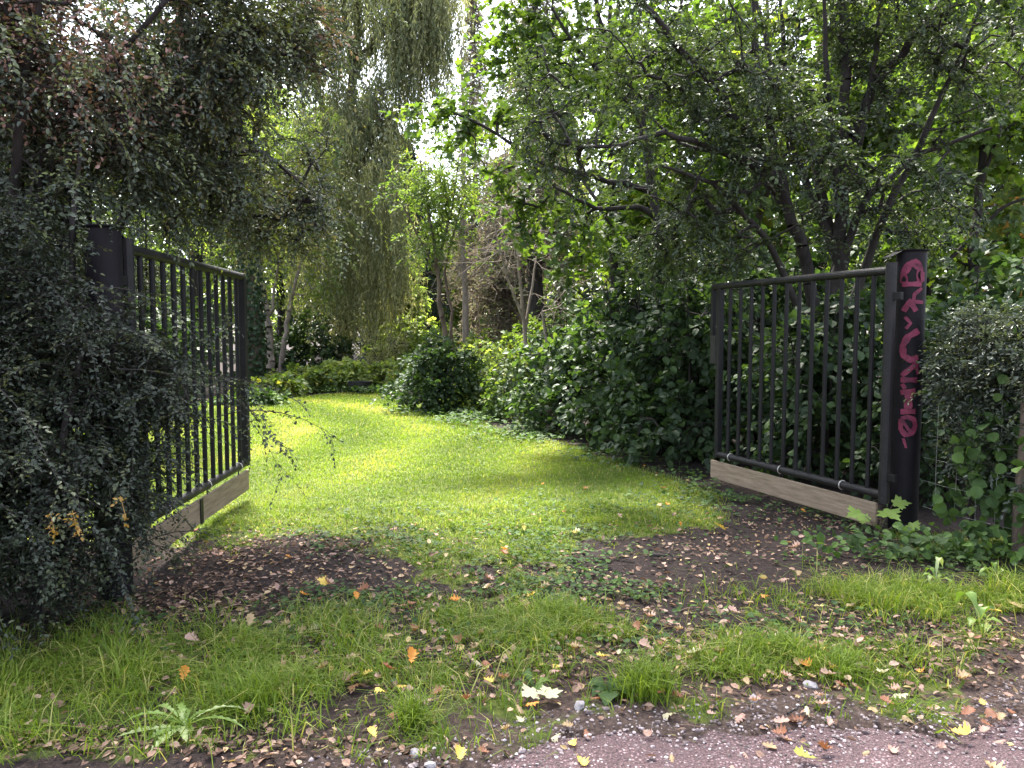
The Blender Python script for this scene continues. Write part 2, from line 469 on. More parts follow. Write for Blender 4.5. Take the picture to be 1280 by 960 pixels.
def build_ground():
    xs = np.concatenate([-np.geomspace(4.2, 160, 46)[::-1], np.linspace(-4.15, 4.15, 190), np.geomspace(4.2, 160, 46)])
    ys = np.concatenate([-np.geomspace(1, 60, 14)[::-1], np.linspace(0, 2, 12), np.linspace(2.05, 8, 150), np.linspace(8.1, 21, 110), np.geomspace(21.3, 220, 34)])
    X, Y = np.meshgrid(xs, ys)
    P = np.stack([X, Y, np.zeros_like(X)], -1)
    tf = turf_at(P)
    near = np.clip((9 - np.hypot(X, Y - 4)) / 4, 0, 1)
    P[..., 2] = near * (.018 * wob(P, 2.1) + .012 * wob(P, 5.3, 1.0) + .006 * wob(P, 13, 2.)) - .02 * (1 - np.clip(tf, 0, 1)) * near - .03 * (Y < edge_y(X) - .05)
    global ground_z
    nx, ny = len(xs), len(ys)

    def ground_z(p):
        x, y = np.atleast_1d(p[..., 0]), np.atleast_1d(p[..., 1])
        i = np.clip(np.searchsorted(xs, x) - 1, 0, nx - 2); j = np.clip(np.searchsorted(ys, y) - 1, 0, ny - 2)
        u = np.clip((x - xs[i]) / (xs[i + 1] - xs[i]), 0, 1); v = np.clip((y - ys[j]) / (ys[j + 1] - ys[j]), 0, 1)
        Z = P[..., 2]
        return Z[j, i] * (1 - u) * (1 - v) + Z[j, i + 1] * u * (1 - v) + Z[j + 1, i] * (1 - u) * v + Z[j + 1, i + 1] * u * v
    idx = np.arange(nx * ny).reshape(ny, nx)
    f = np.stack([idx[:-1, :-1], idx[:-1, 1:], idx[1:, 1:], idx[1:, :-1]], -1).reshape(-1, 4)
    mb = MB().add(P.reshape(-1, 3), f)
    o = mb.build('ground', mat_ground(), smooth=True)
    for nm, val in (('turf', tf), ('dry', np.clip(1.2 - (Y - edge_y(X)) / .8, 0, 1) * np.clip((X + 1.4) / 1.2, .25, 1))):
        a = o.data.attributes.new(nm, 'FLOAT', 'POINT')
        a.data.foreach_set('value', val.astype(np.float32).ravel())
    tag(o, 'dark soil and mown turf stretching from the path to the trees', 'ground', kind='structure')
    # gravel path
    xs2 = np.concatenate([np.linspace(-30, -4, 40), np.linspace(-3.9, 5, 220), np.linspace(5.2, 30, 40)])
    ts = np.concatenate([np.linspace(0, .25, 14), np.linspace(.3, 1, 12)])
    e = edge_y(xs2) - .02 + .03 * np.sin(17 * xs2) + .02 * np.sin(31 * xs2 + 1)
    Yp = e[None] - ts[:, None] * 5.5
    Xp = np.broadcast_to(xs2, Yp.shape)
    Pp = np.stack([Xp, Yp, np.zeros_like(Yp)], -1)
    Pp[..., 2] = -.012 + .006 * wob(Pp, 3.1) + .003 * wob(Pp, 9)
    Pp[0, :, 2] = -.035
    i2 = np.arange(Yp.size).reshape(Yp.shape)
    f2 = np.stack([i2[1:, :-1], i2[1:, 1:], i2[:-1, 1:], i2[:-1, :-1]], -1).reshape(-1, 4)
    o = MB().add(Pp.reshape(-1, 3), f2).build('gravel_path', mat_gravel(), smooth=True)
    tag(o, 'pinkish brown gravel path crossing in front of the gateway', 'path', kind='structure')


build_ground()


# ------------------------------------------------------------------ grass
def blades(mb, p, h, w, rng, lean=.5, tint=None, face_cam=False):
    n = len(p)
    a = rng.uniform(0, 2 * np.pi, n)
    d = np.stack([np.cos(a), np.sin(a), np.zeros(n)], -1)
    s = np.stack([-np.sin(a), np.cos(a), np.zeros(n)], -1)
    b = rng.uniform(0, 2 * np.pi, n)
    s2 = np.stack([np.cos(b), np.sin(b), np.zeros(n)], -1)
    s = unit(s + .6 * s2)
    ln = (lean * rng.uniform(.15, 1.3, n))[:, None]
    up = np.array([0, 0, 1.])
    h = h[:, None]; w = w[:, None]
    m = p + up * h * .55 + d * h * ln * .3
    t = p + up * h * (1 - .3 * np.minimum(ln, 1.6)) + d * h * ln * 1.0
    V = np.stack([p - s * w, p + s * w, m + s * w * .8, m - s * w * .8, t], 1)
    o = (np.arange(n) * 5)[:, None]
    if tint is None:
        tint = rng.uniform(0, 1, n) ** 1.3
    mb.add(V, [o + np.array([[0, 1, 2, 3]]), o + np.array([[3, 2, 4]])], [tint, tint])


def scatter(rng, n, x0, x1, y0, y1, prob):
    p = np.stack([rng.uniform(x0, x1, n), rng.uniform(y0, y1, n)], -1)
    keep = rng.uniform(0, 1, n) < prob(p)
    p = p[keep]
    return np.concatenate([p, ground_z(p)[:, None]], -1)


def in_view(p, m=.3):
    return np.abs(p[:, 0]) < p[:, 1] * .67 + m


def build_grass():
    rng = np.random.default_rng(3)
    mb = MB()
    arc = lambda p: np.sin(2 * np.pi * (np.hypot(p[:, 0] + 9.5, p[:, 1] - 11.0)) / 1.9 + .4 * wob(p, .6))
    for (y0, y1, n, h, w) in ((4.9, 8, 165000, .04, .0022), (8, 11, 120000, .045, .003), (11, 15, 110000, .05, .0042), (15, 21.6, 105000, .055, .006)):
        x0 = -min(.7 * y1 + .6, 11)
        p = scatter(rng, n, x0, 3.2, y0, y1, lambda q: np.clip(turf_at(q) - .18, 0, 1) * in_view(q) * np.clip((q[:, 1] - 4.6 + .7 * wob(q, 1.3, 3.) + .4 * wob(q, 4.1, .2)) / 3.6, .12, 1))
        tint = np.clip(rng.uniform(.1, .75, len(p)) + .32 * arc(p) + .22 * wob(p[:, :2], .9), 0, 1)
        tint = np.where(rng.uniform(0, 1, len(p)) < .05, .97, tint)
        blades(mb, p, h * rng.uniform(.5, 1.35, len(p)), np.full(len(p), w), rng, .9, tint)
    o = mb.build('lawn_grass', M['grass'])
    tag(o, 'bright mown lawn grass curving away behind the gates', 'grass', kind='stuff')
    mb = MB()
    dens = lambda q: np.clip(turf_at(q) - .3 + .35 * wob(q, 3.3, 4.) + .2 * wob(q, 9.7, 1.2), 0, 1) * in_view(q)
    p = scatter(rng, 170000, -3.9, 4.6, 2.6, 7.0, dens)
    hh = .035 + .05 * np.clip(turf_at(p) - .25, 0, 1) * (1 + .8 * wob(p[:, :2], 1.9, 2.))
    hh *= np.clip(1.2 - .25 * (p[:, 1] - 3), .5, 1.2)
    tint = np.clip(rng.uniform(0, .6, len(p)) + .25 * wob(p[:, :2], 2.7, 1.), 0, 1)
    tint = np.where(rng.uniform(0, 1, len(p)) < .16, rng.uniform(.85, 1, len(p)), tint)
    blades(mb, p, np.maximum(hh, .02) * rng.uniform(.5, 1.8, len(p)), rng.uniform(.0012, .0036, len(p)) * np.where(rng.uniform(0, 1, len(p)) < .06, 2, 1), rng, 1.5, tint)
    # longer grass along the foot of the left shrub and right fence
    for (cx, cy, rx, ry, n, h) in ((-1.1, 3.55, .75, .38, 9000, .12), (-2.05, 3.4, .5, .45, 5000, .12), (.2, 4.0, .35, .2, 4200, .1), (2.6, 4.45, .75, .25, 9000, .12), (1.5, 3.62, .35, .14, 3500, .09), (1.0, 3.6, .25, .12, 2200, .08), (-.55, 4.2, .5, .18, 4000, .08)):
        q = np.stack([cx + rx * .72 * rng.standard_normal(n), cy + ry * .75 * rng.standard_normal(n)], -1)
        q = q[(wob(q, 5.0, 2.2) + .6 * wob(q, 12., .2) > rng.uniform(-.6, .5, n)) & (q[:, 1] > edge_y(q[:, 0]) + .05)]
        p = np.concatenate([q, ground_z(q)[:, None]], -1)
        blades(mb, p, h * rng.uniform(.3, 1.5, len(p)) * (1 + .4 * wob(q, 6.0, 1.)), rng.uniform(.0014, .0036, len(p)), rng, 1.5, np.where(rng.uniform(0, 1, len(p)) < .12, .96, rng.uniform(0, .75, len(p))))
    o = mb.build('verge_grass', M['grass'])
    tag(o, 'ragged longer grass on the verge beside the gravel', 'grass', kind='stuff')
    # single tussocks
    for (x, y, r, h, n, lab) in ((515, 905, .05, .17, 170, 'small upright grass tussock beside the orange and yellow leaves'),
                                 (805, 862, .11, .19, 420, 'large arching grass tussock at the gravel edge near the dark dock leaves'),
                                 (315, 880, .12, .17, 420, 'spreading grass tussock right of the dandelion rosette'),
                                 (1050, 838, .12, .13, 380, 'low broad grass tussock in the right part of the verge'),
                                 (705, 775, .14, .13, 520, 'fresh bright grass tuft among the ivy in the middle of the gateway')):
        g = on_ground(x, y)
        q = g[:2] + r * .55 * rng.standard_normal((n, 2))
        p = np.concatenate([q, ground_z(q)[:, None]], -1)
        mb = MB()
        blades(mb, p, h * rng.uniform(.5, 1.3, n), rng.uniform(.0016, .0032, n), rng, 1.0, rng.uniform(0, .7, n))
        o = mb.build('grass_tussock', M['grass'], origin=g)
        o.location = g
        tag(o, lab, 'grass tuft', 'grass tussocks in the verge')


build_grass()


# ------------------------------------------------------------------ trees
def sample_blobs(rng, blobs, gap=-.35, gf=1.6, shell=.45):
    out = []
    for (c, r, n) in blobs:
        m = int(n * 1.6)
        d = unit(rng.standard_normal((m, 3)))
        rad = rng.uniform(0, 1, m) ** shell
        p = np.asarray(c) + d * rad[:, None] * np.asarray(r)
        p = p[wob(p, gf, 1.7) > gap][:n]
        out.append(p)
    p = np.concatenate(out)
    return p[p[:, 2] > .05]


def B(x, y, Y, rx, ry, rd, n):
    """crown blob: centre and radii in photograph pixels at depth Y, rd its depth in metres"""
    k = Y / F_PX
    return (at(x, y, Y), (rx * k, rd, ry * k), n)


def grow(rng, stems, targets, tip_r=.004, power=.44, stem_r=None, sag=.1):
    """join every target to the nearest node; returns edges as curved tubes and outward directions"""
    nodes, parent, fixed = [], [], {}
    for pts, rads in stems:
        prev = -1
        pts = np.asarray(pts, float)
        if len(nodes):
            dd = np.linalg.norm(np.array(nodes) - pts[0], axis=1)
            if dd.min() < .25:
                prev = int(dd.argmin())
        seg = []
        for i in range(len(pts) - 1):
            for t in np.linspace(0, 1, 4, endpoint=False):
                seg.append((pts[i] * (1 - t) + pts[i + 1] * t, rads[i] * (1 - t) + rads[i + 1] * t))
        seg.append((pts[-1], rads[-1]))
        for k, (p, r) in enumerate(seg):
            if k == 0 and prev >= 0:
                continue
            jit = rng.standard_normal(3) * r * .35 if 0 < k < len(seg) - 1 else 0
            nodes.append(p + jit); parent.append(prev); fixed[len(nodes) - 1] = r
            prev = len(nodes) - 1
    ns = len(nodes)
    st = np.array(nodes)
    order = np.argsort(np.min(np.linalg.norm(targets[:, None] - st[None], axis=-1), axis=1)) if len(targets) else []
    cap = ns + 2 * len(targets)
    N = np.zeros((cap, 3)); N[:ns] = st
    n = ns
    leafnodes = []
    for ti in order:
        t = targets[ti]
        d = np.linalg.norm(N[:n] - t, axis=1) + np.maximum(N[:n, 2] - t[2], 0) * .35
        j = int(d.argmin())
        mid = (N[j] + t) / 2 + rng.standard_normal(3) * .12 * d[j] + np.array([0, 0, sag * d[j]])
        N[n] = mid; parent.append(j)
        N[n + 1] = t; parent.append(n)
        leafnodes.append(n + 1)
        n += 2
    N = N[:n]
    parent = np.array(parent)
    cnt = np.ones(n)
    for i in range(n - 1, ns - 1, -1):
        cnt[parent[i]] += cnt[i] if i >= ns else 0
    rad = tip_r * cnt ** power
    for i, r in fixed.items():
        rad[i] = r
    e = np.where(parent >= 0)[0]
    A, Bp = N[parent[e]], N[e]
    ra = np.minimum(rad[parent[e]], rad[e] * 1.7 + .002)
    ra = np.where(e < ns, rad[parent[e]], ra)
    P = np.stack([A, (A + Bp) / 2 + rng.standard_normal(A.shape) * .03 * np.linalg.norm(Bp - A, axis=1)[:, None] * (e >= ns)[:, None], Bp], 1)
    R = np.stack([ra, (ra + rad[e]) / 2, rad[e]], 1)
    leafnodes = np.array(leafnodes, int)
    tips = N[leafnodes]
    dirs = unit(tips - N[parent[leafnodes]])
    return P, R, tips, dirs


def sprigs(rng, mb, twig, tips, dirs, nsub, L, nleaf, T, leaf, wid, droop=.25, spread=50, up=1.3, tilt=.35, tintf=None, scat=.8, back=.5, twig_r=.002):
    n = len(tips)
    base = np.repeat(tips, nsub, 0)
    d = unit(np.repeat(dirs, nsub, 0) + rng.standard_normal((n * nsub, 3)) * scat * np.array([1, 1, .7]))
    ln = L * rng.uniform(.55, 1.3, n * nsub)
    base = base - d * (ln * back * rng.uniform(0, 1, len(ln)))[:, None]
    nr = unit(np.array([0, 0, up]) + rng.standard_normal((len(base), 3)) * .55)
    side = unit(np.cross(d, nr)); nr = np.cross(side, d)
    t = np.linspace(.08, 1, nleaf)[None, :, None]
    dn = np.array([0, 0, -1.])
    pos = base[:, None] + d[:, None] * ln[:, None, None] * t + dn * droop * ln[:, None, None] * t * t
    if twig is not None:
        P = np.stack([base, base + d * ln[:, None] * .5 + dn * droop * .25 * ln[:, None], base + d * ln[:, None] + dn * droop * ln[:, None]], 1)
        twig.tubes(P, np.broadcast_to(np.array([twig_r, twig_r * .8, twig_r * .3]), P.shape[:2]), 3)
    sg = np.where(np.arange(nleaf) % 2, 1., -1.)[None, :, None]
    an = np.radians(spread) * (1 - .5 * t)
    tang = unit(d[:, None] + dn * 2 * droop * t * .7)
    ax = tang * np.cos(an) + side[:, None] * sg * np.sin(an) + rng.standard_normal(pos.shape) * .22
    nm = nr[:, None] + rng.standard_normal(pos.shape) * tilt
    m = pos.shape[0] * nleaf
    sz = leaf * rng.uniform(.6, 1.25, m)
    pos = pos.reshape(-1, 3) + rng.standard_normal((m, 3)) * leaf * .18
    tn = np.repeat(rng.uniform(.1, .7, len(base)), nleaf) + rng.uniform(-.15, .2, m)
    tn = np.clip(tn, 0, .84)
    if tintf is not None:
        tn = tintf(pos, tn)
    keep = pos[:, 2] > .01
    mb.leaves(T, pos[keep], ax.reshape(-1, 3)[keep], nm.reshape(-1, 3)[keep], sz[keep], wid, tn[keep])


def make_tree(name, label, cat, base, stems, blobs, leaf, bark, mat, seed, group=None, tip_r=.004, gap=-.35, gf=1.6, shell=.45, sides=6, twigs=True, sag=.1,
              power=.44, extra=None, parts=('trunk', 'crown'), min_z=None):
    """leaf: dict for sprigs"""
    rng = np.random.default_rng(seed)
    base = np.asarray(base, float)
    root = thing(name, label, cat, base, group)
    tg = sample_blobs(rng, blobs, gap, gf, shell)
    P, R, tips, dirs = grow(rng, stems, tg, tip_r, power, sag=sag)
    wood = MB()
    big = R[:, 0] > .02
    if big.any():
        wood.tubes(P[big], R[big], sides + 2)
    if (~big).any():
        wood.tubes(P[~big], R[~big], 4)
    crown = MB()
    sprigs(rng, crown, wood if twigs else None, tips, dirs, mb_get(leaf, 'nsub', 3), leaf['L'], leaf['n'], leaf['T'], leaf['size'], leaf['w'],
           **{k: v for k, v in leaf.items() if k in ('droop', 'spread', 'up', 'tilt', 'tintf', 'scat', 'back', 'twig_r')})
    if extra:
        extra(rng, wood, crown)
    wood.build(parts[0], M[bark], root, base, smooth=True)
    crown.build(parts[1], M[mat], root, base)
    return root


def mb_get(d, k, v):
    return d.get(k, v)


def line(pxs, r0, r1, ground=None):
    """stem from pixels (x, y, Y)"""
    pts = [at(*p) for p in pxs]
    if ground is not None:
        pts = [np.array([ground[0], ground[1], -.05])] + pts
    n = len(pts)
    return np.array(pts), np.linspace(r0, r1, n)


# ---------------- right: many-stemmed hawthorn behind the gate
def right_hawthorn():
    g = np.array([3.65, 8.75, 0])
    st = [line([(1040, 430, 8.75), (1046, 330, 8.7), (1053, 215, 8.7), (1058, 100, 8.6), (1053, 0, 8.6), (1050, -150, 8.5)], .11, .03, g),
          line([(1020, 430, 8.6), (1006, 330, 8.5), (985, 258, 8.4), (948, 185, 8.3), (905, 125, 8.2), (868, 78, 8.0), (800, 0, 7.8), (740, -60, 7.7)], .085, .02, g + [-.1, -.1, 0]),
          line([(985, 258, 8.4), (966, 180, 8.5), (950, 90, 8.6), (940, -20, 8.7)], .05, .015),
          line([(1046, 330, 8.7), (1018, 195, 8.9), (984, 110, 9.1), (975, 0, 9.2)], .055, .015),
          line([(1053, 215, 8.7), (1085, 120, 8.5), (1140, 50, 8.3), (1200, -30, 8.1)], .06, .02),
          line([(1050, 260, 8.7), (1035, 130, 8.4), (1030, 0, 8.2)], .045, .015),
          line([(970, 225, 8.35), (900, 190, 8.0), (830, 165, 7.8), (760, 185, 7.6), (700, 180, 7.5)], .035, .01),
          line([(985, 258, 8.4), (930, 200, 8.6), (850, 180, 8.9), (780, 120, 9.2)], .03, .01),
          line([(1046, 330, 8.7), (1085, 245, 8.4), (1150, 190, 8.2), (1240, 160, 8.0)], .04, .012)]
    st += [line([(1046, 330, 8.7), (1000, 200, 8.9), (960, 60, 9.1), (930, -60, 9.2)], .045, .012), line([(1040, 430, 8.75), (1120, 240, 8.4), (1180, 120, 8.2), (1230, 0, 8.0)], .045, .012),
           line([(1020, 430, 8.6), (960, 300, 8.2), (890, 230, 7.9), (820, 205, 7.7)], .035, .01), line([(1050, 260, 8.7), (1075, 180, 8.5), (1095, 60, 8.3), (1110, -60, 8.2)], .04, .012)]
    st = [(p, q * (1.0 if i < 2 else 1.25)) for i, (p, q) in enumerate(st)]
    bl = [B(1040, 40, 8.6, 190, 110, 1.3, 210), B(860, 60, 8.2, 150, 110, 1.1, 150), B(790, 170, 8.0, 150, 75, .9, 120), B(950, 180, 8.2, 130, 90, 1.0, 110), B(1180, 60, 8.2, 130, 130, 1.0, 130),
          B(1050, 250, 8.0, 170, 60, .8, 80), B(1000, -110, 8.6, 260, 100, 1.7, 130), B(900, 290, 8.3, 120, 60, .8, 75), B(1150, 260, 8.6, 90, 70, .7, 45), B(700, 110, 8.4, 80, 80, .7, 50)]
    make_tree('hawthorn_tree', 'many-stemmed dark hawthorn tree spreading above the right gate', 'tree', g, st, bl,
              dict(nsub=5, L=.36, n=12, T=OVAL, size=.05, w=.6, droop=.3, scat=.9), 'bark', 'haw', 11, gap=.0, gf=1.7)


right_hawthorn()


def right_maple():
    g = np.array([2.2, 11.4, 0])
    st = [line([(823, 375, 11.3), (820, 270, 11.3), (800, 150, 11.4), (770, 80, 11.3), (748, 20, 11.2), (735, -80, 11.2)], .1, .02, g),
          line([(800, 150, 11.4), (762, 105, 11.0), (720, 60, 10.8), (690, 10, 10.7)], .05, .015),
          line([(815, 240, 11.3), (740, 220, 10.6), (680, 205, 10.2), (600, 155, 10.0), (540, 130, 9.9)], .045, .01),
          line([(815, 260, 11.3), (745, 260, 10.8), (695, 235, 10.5), (650, 190, 10.3)], .04, .01),
          line([(800, 150, 11.4), (840, 60, 11.6), (860, -40, 11.7)], .05, .015)]
    bl = [B(690, 90, 11, 110, 100, 1.0, 58), B(600, 150, 10.2, 70, 45, .6, 26), B(545, 140, 9.9, 35, 25, .3, 10), B(650, 250, 10.8, 70, 60, .6, 28), B(760, 30, 11.4, 130, 110, 1.2, 64),
          B(720, 300, 11.0, 80, 60, .6, 40), B(850, 120, 11.8, 110, 120, 1.0, 75), B(690, -70, 11.2, 130, 70, 1.2, 60), B(640, 40, 11, 50, 60, .6, 26)]
    make_tree('maple_tree', 'slim maple tree with bright lobed leaves reaching over the lawn', 'tree', g, st, bl,
              dict(nsub=3, L=.42, n=7, T=MAPLE, size=.09, w=1.1, droop=.2, up=1.6, tilt=.35), 'bark', 'maple', 12, gap=-.35)


right_maple()

# ---------------- right: shrubs along the lawn, each one its own bush
def bush(name, label, x, y, h, rx, ry, n, leaf, mat, seed, group=None, cat='bush', top=None, bark='bark', tintf=None, nstem=6, lift=.0):
    g = np.array([x, y, 0.])
    rng = np.random.default_rng(seed + 900)
    st = []
    for k in range(nstem):
        a = 2 * np.pi * (k + rng.uniform(0, .6)) / nstem
        o = np.array([np.cos(a) * rx, np.sin(a) * ry, 0])
        st.append((np.array([g + o * .12 + [0, 0, -.03], g + o * .3 + [0, 0, h * .4], g + o * .55 + [0, 0, h * (.75 + .1 * rng.uniform())]]), np.array([.022, .014, .006]) * (h / 2) ** .5))
    bl = [((x, y, h * (.42 + lift)), (rx, ry, h * .44), int(n * .55)), ((x + rx * .25, y - ry * .2, h * .68), (rx * .7, ry * .7, h * .3), int(n * .25)), ((x - rx * .3, y - ry * .3, h * .22), (rx * .85, ry * .85, h * .22), int(n * .2))]
    if top:
        bl += top
    lf = dict(leaf)
    if tintf:
        lf['tintf'] = tintf
    return make_tree(name, label, cat, g, st, bl, lf, bark, mat, seed, group, gap=-.55, gf=2.2, shell=.33, parts=('stem', 'foliage'))


BIG = dict(nsub=3, L=.36, n=8, T=ROUND, size=.1, w=.75, droop=.45, up=1.0, tilt=.45, spread=58)
LIT = lambda p, t: np.clip(t + .22, 0, 1)
GR = 'broad-leaved bushes along the right of the lawn'
bush('broadleaf_bush', 'dark broad-leaved bush just left of the far end of the right gate', 2.3, 9.7, 2.5, 1.0, .85, 230, BIG, 'broad', 31, GR)
bush('broadleaf_bush', 'tall dark broad-leaved bush in the middle of the right shrub row', 1.75, 11.0, 2.75, 1.0, .85, 220, BIG, 'broad', 32, GR)
bush('broadleaf_bush', 'mid green broad-leaved bush halfway down the right shrub row', .95, 12.3, 2.2, .85, .8, 170, BIG, 'broad', 33, GR, tintf=lambda p, t: np.clip(t + .1, 0, 1))
bush('broadleaf_bush', 'pale sunlit leafy bush at the lawn bend beside the bare stems', .25, 13.9, 1.45, .75, .75, 120, dict(BIG, size=.08), 'broad', 34, GR, tintf=lambda p, t: np.clip(t + .35, 0, 1))  # sunlit look put into the tint shift
bush('broadleaf_bush', 'dense dark bush pressed against the back of the right gate bars', 3.35, 8.2, 2.15, .85, .7, 170, BIG, 'broad', 35, GR)
bush('broadleaf_bush', 'low dark bush behind the right gate beside the graffiti post', 4.1, 7.2, 2.0, .75, .65, 140, dict(BIG, size=.085), 'broad', 36, GR)
bush('broadleaf_bush', 'large shaded bush behind the right shrub row under the hawthorn', 3.7, 10.6, 3.4, 1.3, 1.0, 220, dict(BIG, size=.11), 'broad', 37, GR)
bush('round_bush', 'rounded dark glossy bush standing alone on the far lawn edge', -1.5, 15.4, 1.55, .95, .8, 190, dict(BIG, size=.09), 'broad', 38, None)
bush('pale_shrub', 'pale silvery shrub behind the rounded dark bush', -.75, 17.0, 1.5, .9, .8, 130, dict(BIG, size=.07), 'pale', 39, None)
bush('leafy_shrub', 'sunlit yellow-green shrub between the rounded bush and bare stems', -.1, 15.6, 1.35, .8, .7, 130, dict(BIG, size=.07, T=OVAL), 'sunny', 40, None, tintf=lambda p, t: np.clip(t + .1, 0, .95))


# ---------------- middle distance trees
def slim_pair():
    g = np.array([-1.35, 17.2, 0])
    st = [line([(560, 440, 17.2), (551, 380, 17.2), (546, 330, 17.2), (535, 260, 17.1), (525, 200, 17.0)], .075, .02, g),
          line([(565, 440, 17.4), (565, 390, 17.4), (555, 340, 17.5), (570, 280, 17.5), (590, 210, 17.6)], .05, .015, g + [.12, .15, 0]),
          line([(546, 330, 17.2), (565, 260, 17.1), (575, 190, 17.0)], .035, .01),
          line([(548, 345, 17.2), (515, 280, 17), (490, 230, 16.8)], .03, .01)]
    bl = [B(530, 240, 17, 55, 60, 1.0, 110), B(575, 220, 17.3, 55, 55, 1.0, 90), B(550, 300, 17.1, 45, 30, .7, 30)]
    make_tree('slender_tree', 'slender tree with two thin brown stems behind the rounded bush', 'tree', g, st, bl,
              dict(nsub=4, L=.4, n=9, T=DIAM, size=.085, w=.6, droop=.3), 'bark_mid', 'sunny', 51, gap=-.25, twigs=False)  # sunny leaf colour lightens this crown in place of light


slim_pair()


def bare_fan(name, label, g, pxs, seed, rmax, n, leafy=.15, mat='sunny', bark='bark_pale', spread=1.0, blobs=()):
    rng = np.random.default_rng(seed)
    root = thing(name, label, 'tree', g)
    P, R, tips, dirs = grow(rng, pxs, sample_blobs(rng, blobs, -.8), .0045, .4, sag=.05)
    wood = MB()
    wood.tubes(P, R, 5)
    # dry side twigs
    sel = rng.integers(0, len(tips), n)
    b = tips[sel]
    d = unit(dirs[sel] + rng.standard_normal((n, 3)) * .9 * spread)
    L = rng.uniform(.25, .9, n)[:, None]
    wood.tubes(np.stack([b, b + d * L * .5 + rng.standard_normal((n, 3)) * .05, b + d * L + rng.standard_normal((n, 3)) * .08 - [0, 0, .08]], 1), np.tile([.006, .005, .003], (n, 1)), 3)
    wood.build('trunk', M[bark], root, g, smooth=True)
    cr = MB()
    sel = rng.uniform(0, 1, len(tips)) < leafy
    if sel.sum() < 3:
        sel[:3] = True
    sprigs(rng, cr, None, tips[sel], dirs[sel], 3, .35, 6, DIAM, .07, .7)
    cr.build('crown', M[mat], root, g)


bare_fan('bare_sapling', 'forked pale bare-stemmed sapling with dry twigs in the shrub row', np.array([.1, 14.6, 0]),
         [line([(660, 470, 14.6), (656, 400, 14.6), (650, 340, 14.5), (640, 260, 14.4), (630, 180, 14.3)], .05, .012, (.25, 14.6)),
          line([(655, 405, 14.6), (632, 340, 14.4), (618, 280, 14.3)], .03, .008), line([(657, 410, 14.6), (668, 340, 14.8), (678, 280, 15), (700, 200, 15)], .03, .008)],
         61, .05, 150, .25, 'maple', blobs=[B(650, 290, 14.5, 50, 90, .7, 60)])
bare_fan('bare_spruce', 'thin pale dead trunk with short bare twigs beyond the lawn', np.array([-1.45, 23, 0]),
         [line([(580, 420, 23), (580, 300, 23), (578, 180, 23), (577, 60, 23)], .13, .03, (-1.45, 23))],
         62, .08, 420, .3, 'twiggy', blobs=[B(580, 300, 23, 45, 110, 1.1, 110), B(590, 150, 23, 45, 90, 1.1, 90)])
bare_fan('dead_shrub', 'cluster of short pale broken stems rising from the sunlit shrubs', np.array([.55, 13.3, 0]),
         [line([(685, 460, 13.3), (684, 430, 13.3), (678, 390, 13.3)], .045, .025, (.6, 13.3)), line([(692, 450, 13.4), (690, 410, 13.4)], .035, .02, (.7, 13.4))],
         63, .04, 25, .4, 'broad', blobs=[B(690, 400, 13.4, 20, 40, .3, 10)])


def conifer(name, label, g, h, r0, spread, mat, bark, seed, z0=1.5, n=420, leaf=.22, droop=.55, group=None, dens=9):
    rng = np.random.default_rng(seed)
    root = thing(name, label, 'tree', g, group)
    wood, cr = MB(), MB()
    g = np.asarray(g, float)
    k = 9
    z = np.linspace(-.05, h, k)
    tr = np.stack([g[0] + .06 * np.sin(z), g[1] + .05 * np.cos(z * 1.3), z], -1)
    wood.tubes(tr[None], np.linspace(r0, .02, k)[None], 9)
    zz = z0 + (h - z0) * rng.uniform(0, 1, n) ** 1.15
    a = rng.uniform(0, 2 * np.pi, n)
    L = spread * (1 - (zz - z0) / (h - z0 + .6)) ** .85 * rng.uniform(.6, 1.15, n) + .15
    d = np.stack([np.cos(a), np.sin(a), rng.uniform(-.1, .25, n)], -1)
    b = np.stack([np.full(n, g[0]), np.full(n, g[1]), zz], -1)
    ts = np.linspace(0, 1, 5)[None, :, None]
    P = b[:, None] + d[:, None] * L[:, None, None] * ts + np.array([0, 0, -1.]) * droop * L[:, None, None] * ts ** 2 * .6
    wood.tubes(P, np.linspace(.022, .004, 5)[None].repeat(n, 0), 3)
    m = dens
    t = np.linspace(.2, 1, m)[None, :, None]
    pos = b[:, None] + d[:, None] * L[:, None, None] * t + np.array([0, 0, -1.]) * droop * L[:, None, None] * t ** 2 * .6
    ax = d[:, None] * .6 + rng.standard_normal(pos.shape) * .7 + np.array([0, 0, -.5])
    pos = pos.reshape(-1, 3); ax = ax.reshape(-1, 3)
    pos = np.repeat(pos, 3, 0) + rng.standard_normal((len(pos) * 3, 3)) * .1
    ax = np.repeat(ax, 3, 0) + rng.standard_normal((len(pos), 3)) * .5
    cr.leaves(DIAM, pos, ax, rng.standard_normal(pos.shape) + [0, 0, 1], leaf * rng.uniform(.6, 1.4, len(pos)), .28, rng.uniform(0, 1, len(pos)))
    wood.build('trunk', M[bark], root, g, smooth=True)
    cr.build('crown', M[mat], root, g)


conifer('larch_tree', 'tall conifer with a thick dark trunk and dry pinkish twigs', (.62, 21, 0), 13, .27, 1.7, 'twiggy', 'bark', 71, 3.2, 420, .17, .5)
conifer('spruce_tree', 'dark bluish spruce in the far gap behind the lawn', (-5.0, 36, 0), 10.5, .25, 2.4, 'conifer', 'bark', 72, .3, 600, .32, .5)
conifer('spruce_tree', 'tall thin spire-topped spruce against the bright sky gap', (-1.6, 33, 0), 15.5, .2, 1.3, 'twiggy', 'bark_mid', 73, 3, 420, .2, .4)
conifer('spruce_tree', 'shaggy green-brown spruce right of the thin dead trunk', (-.2, 26, 0), 7.5, .2, 1.9, 'twiggy', 'bark_mid', 74, .4, 420, .24, .6)


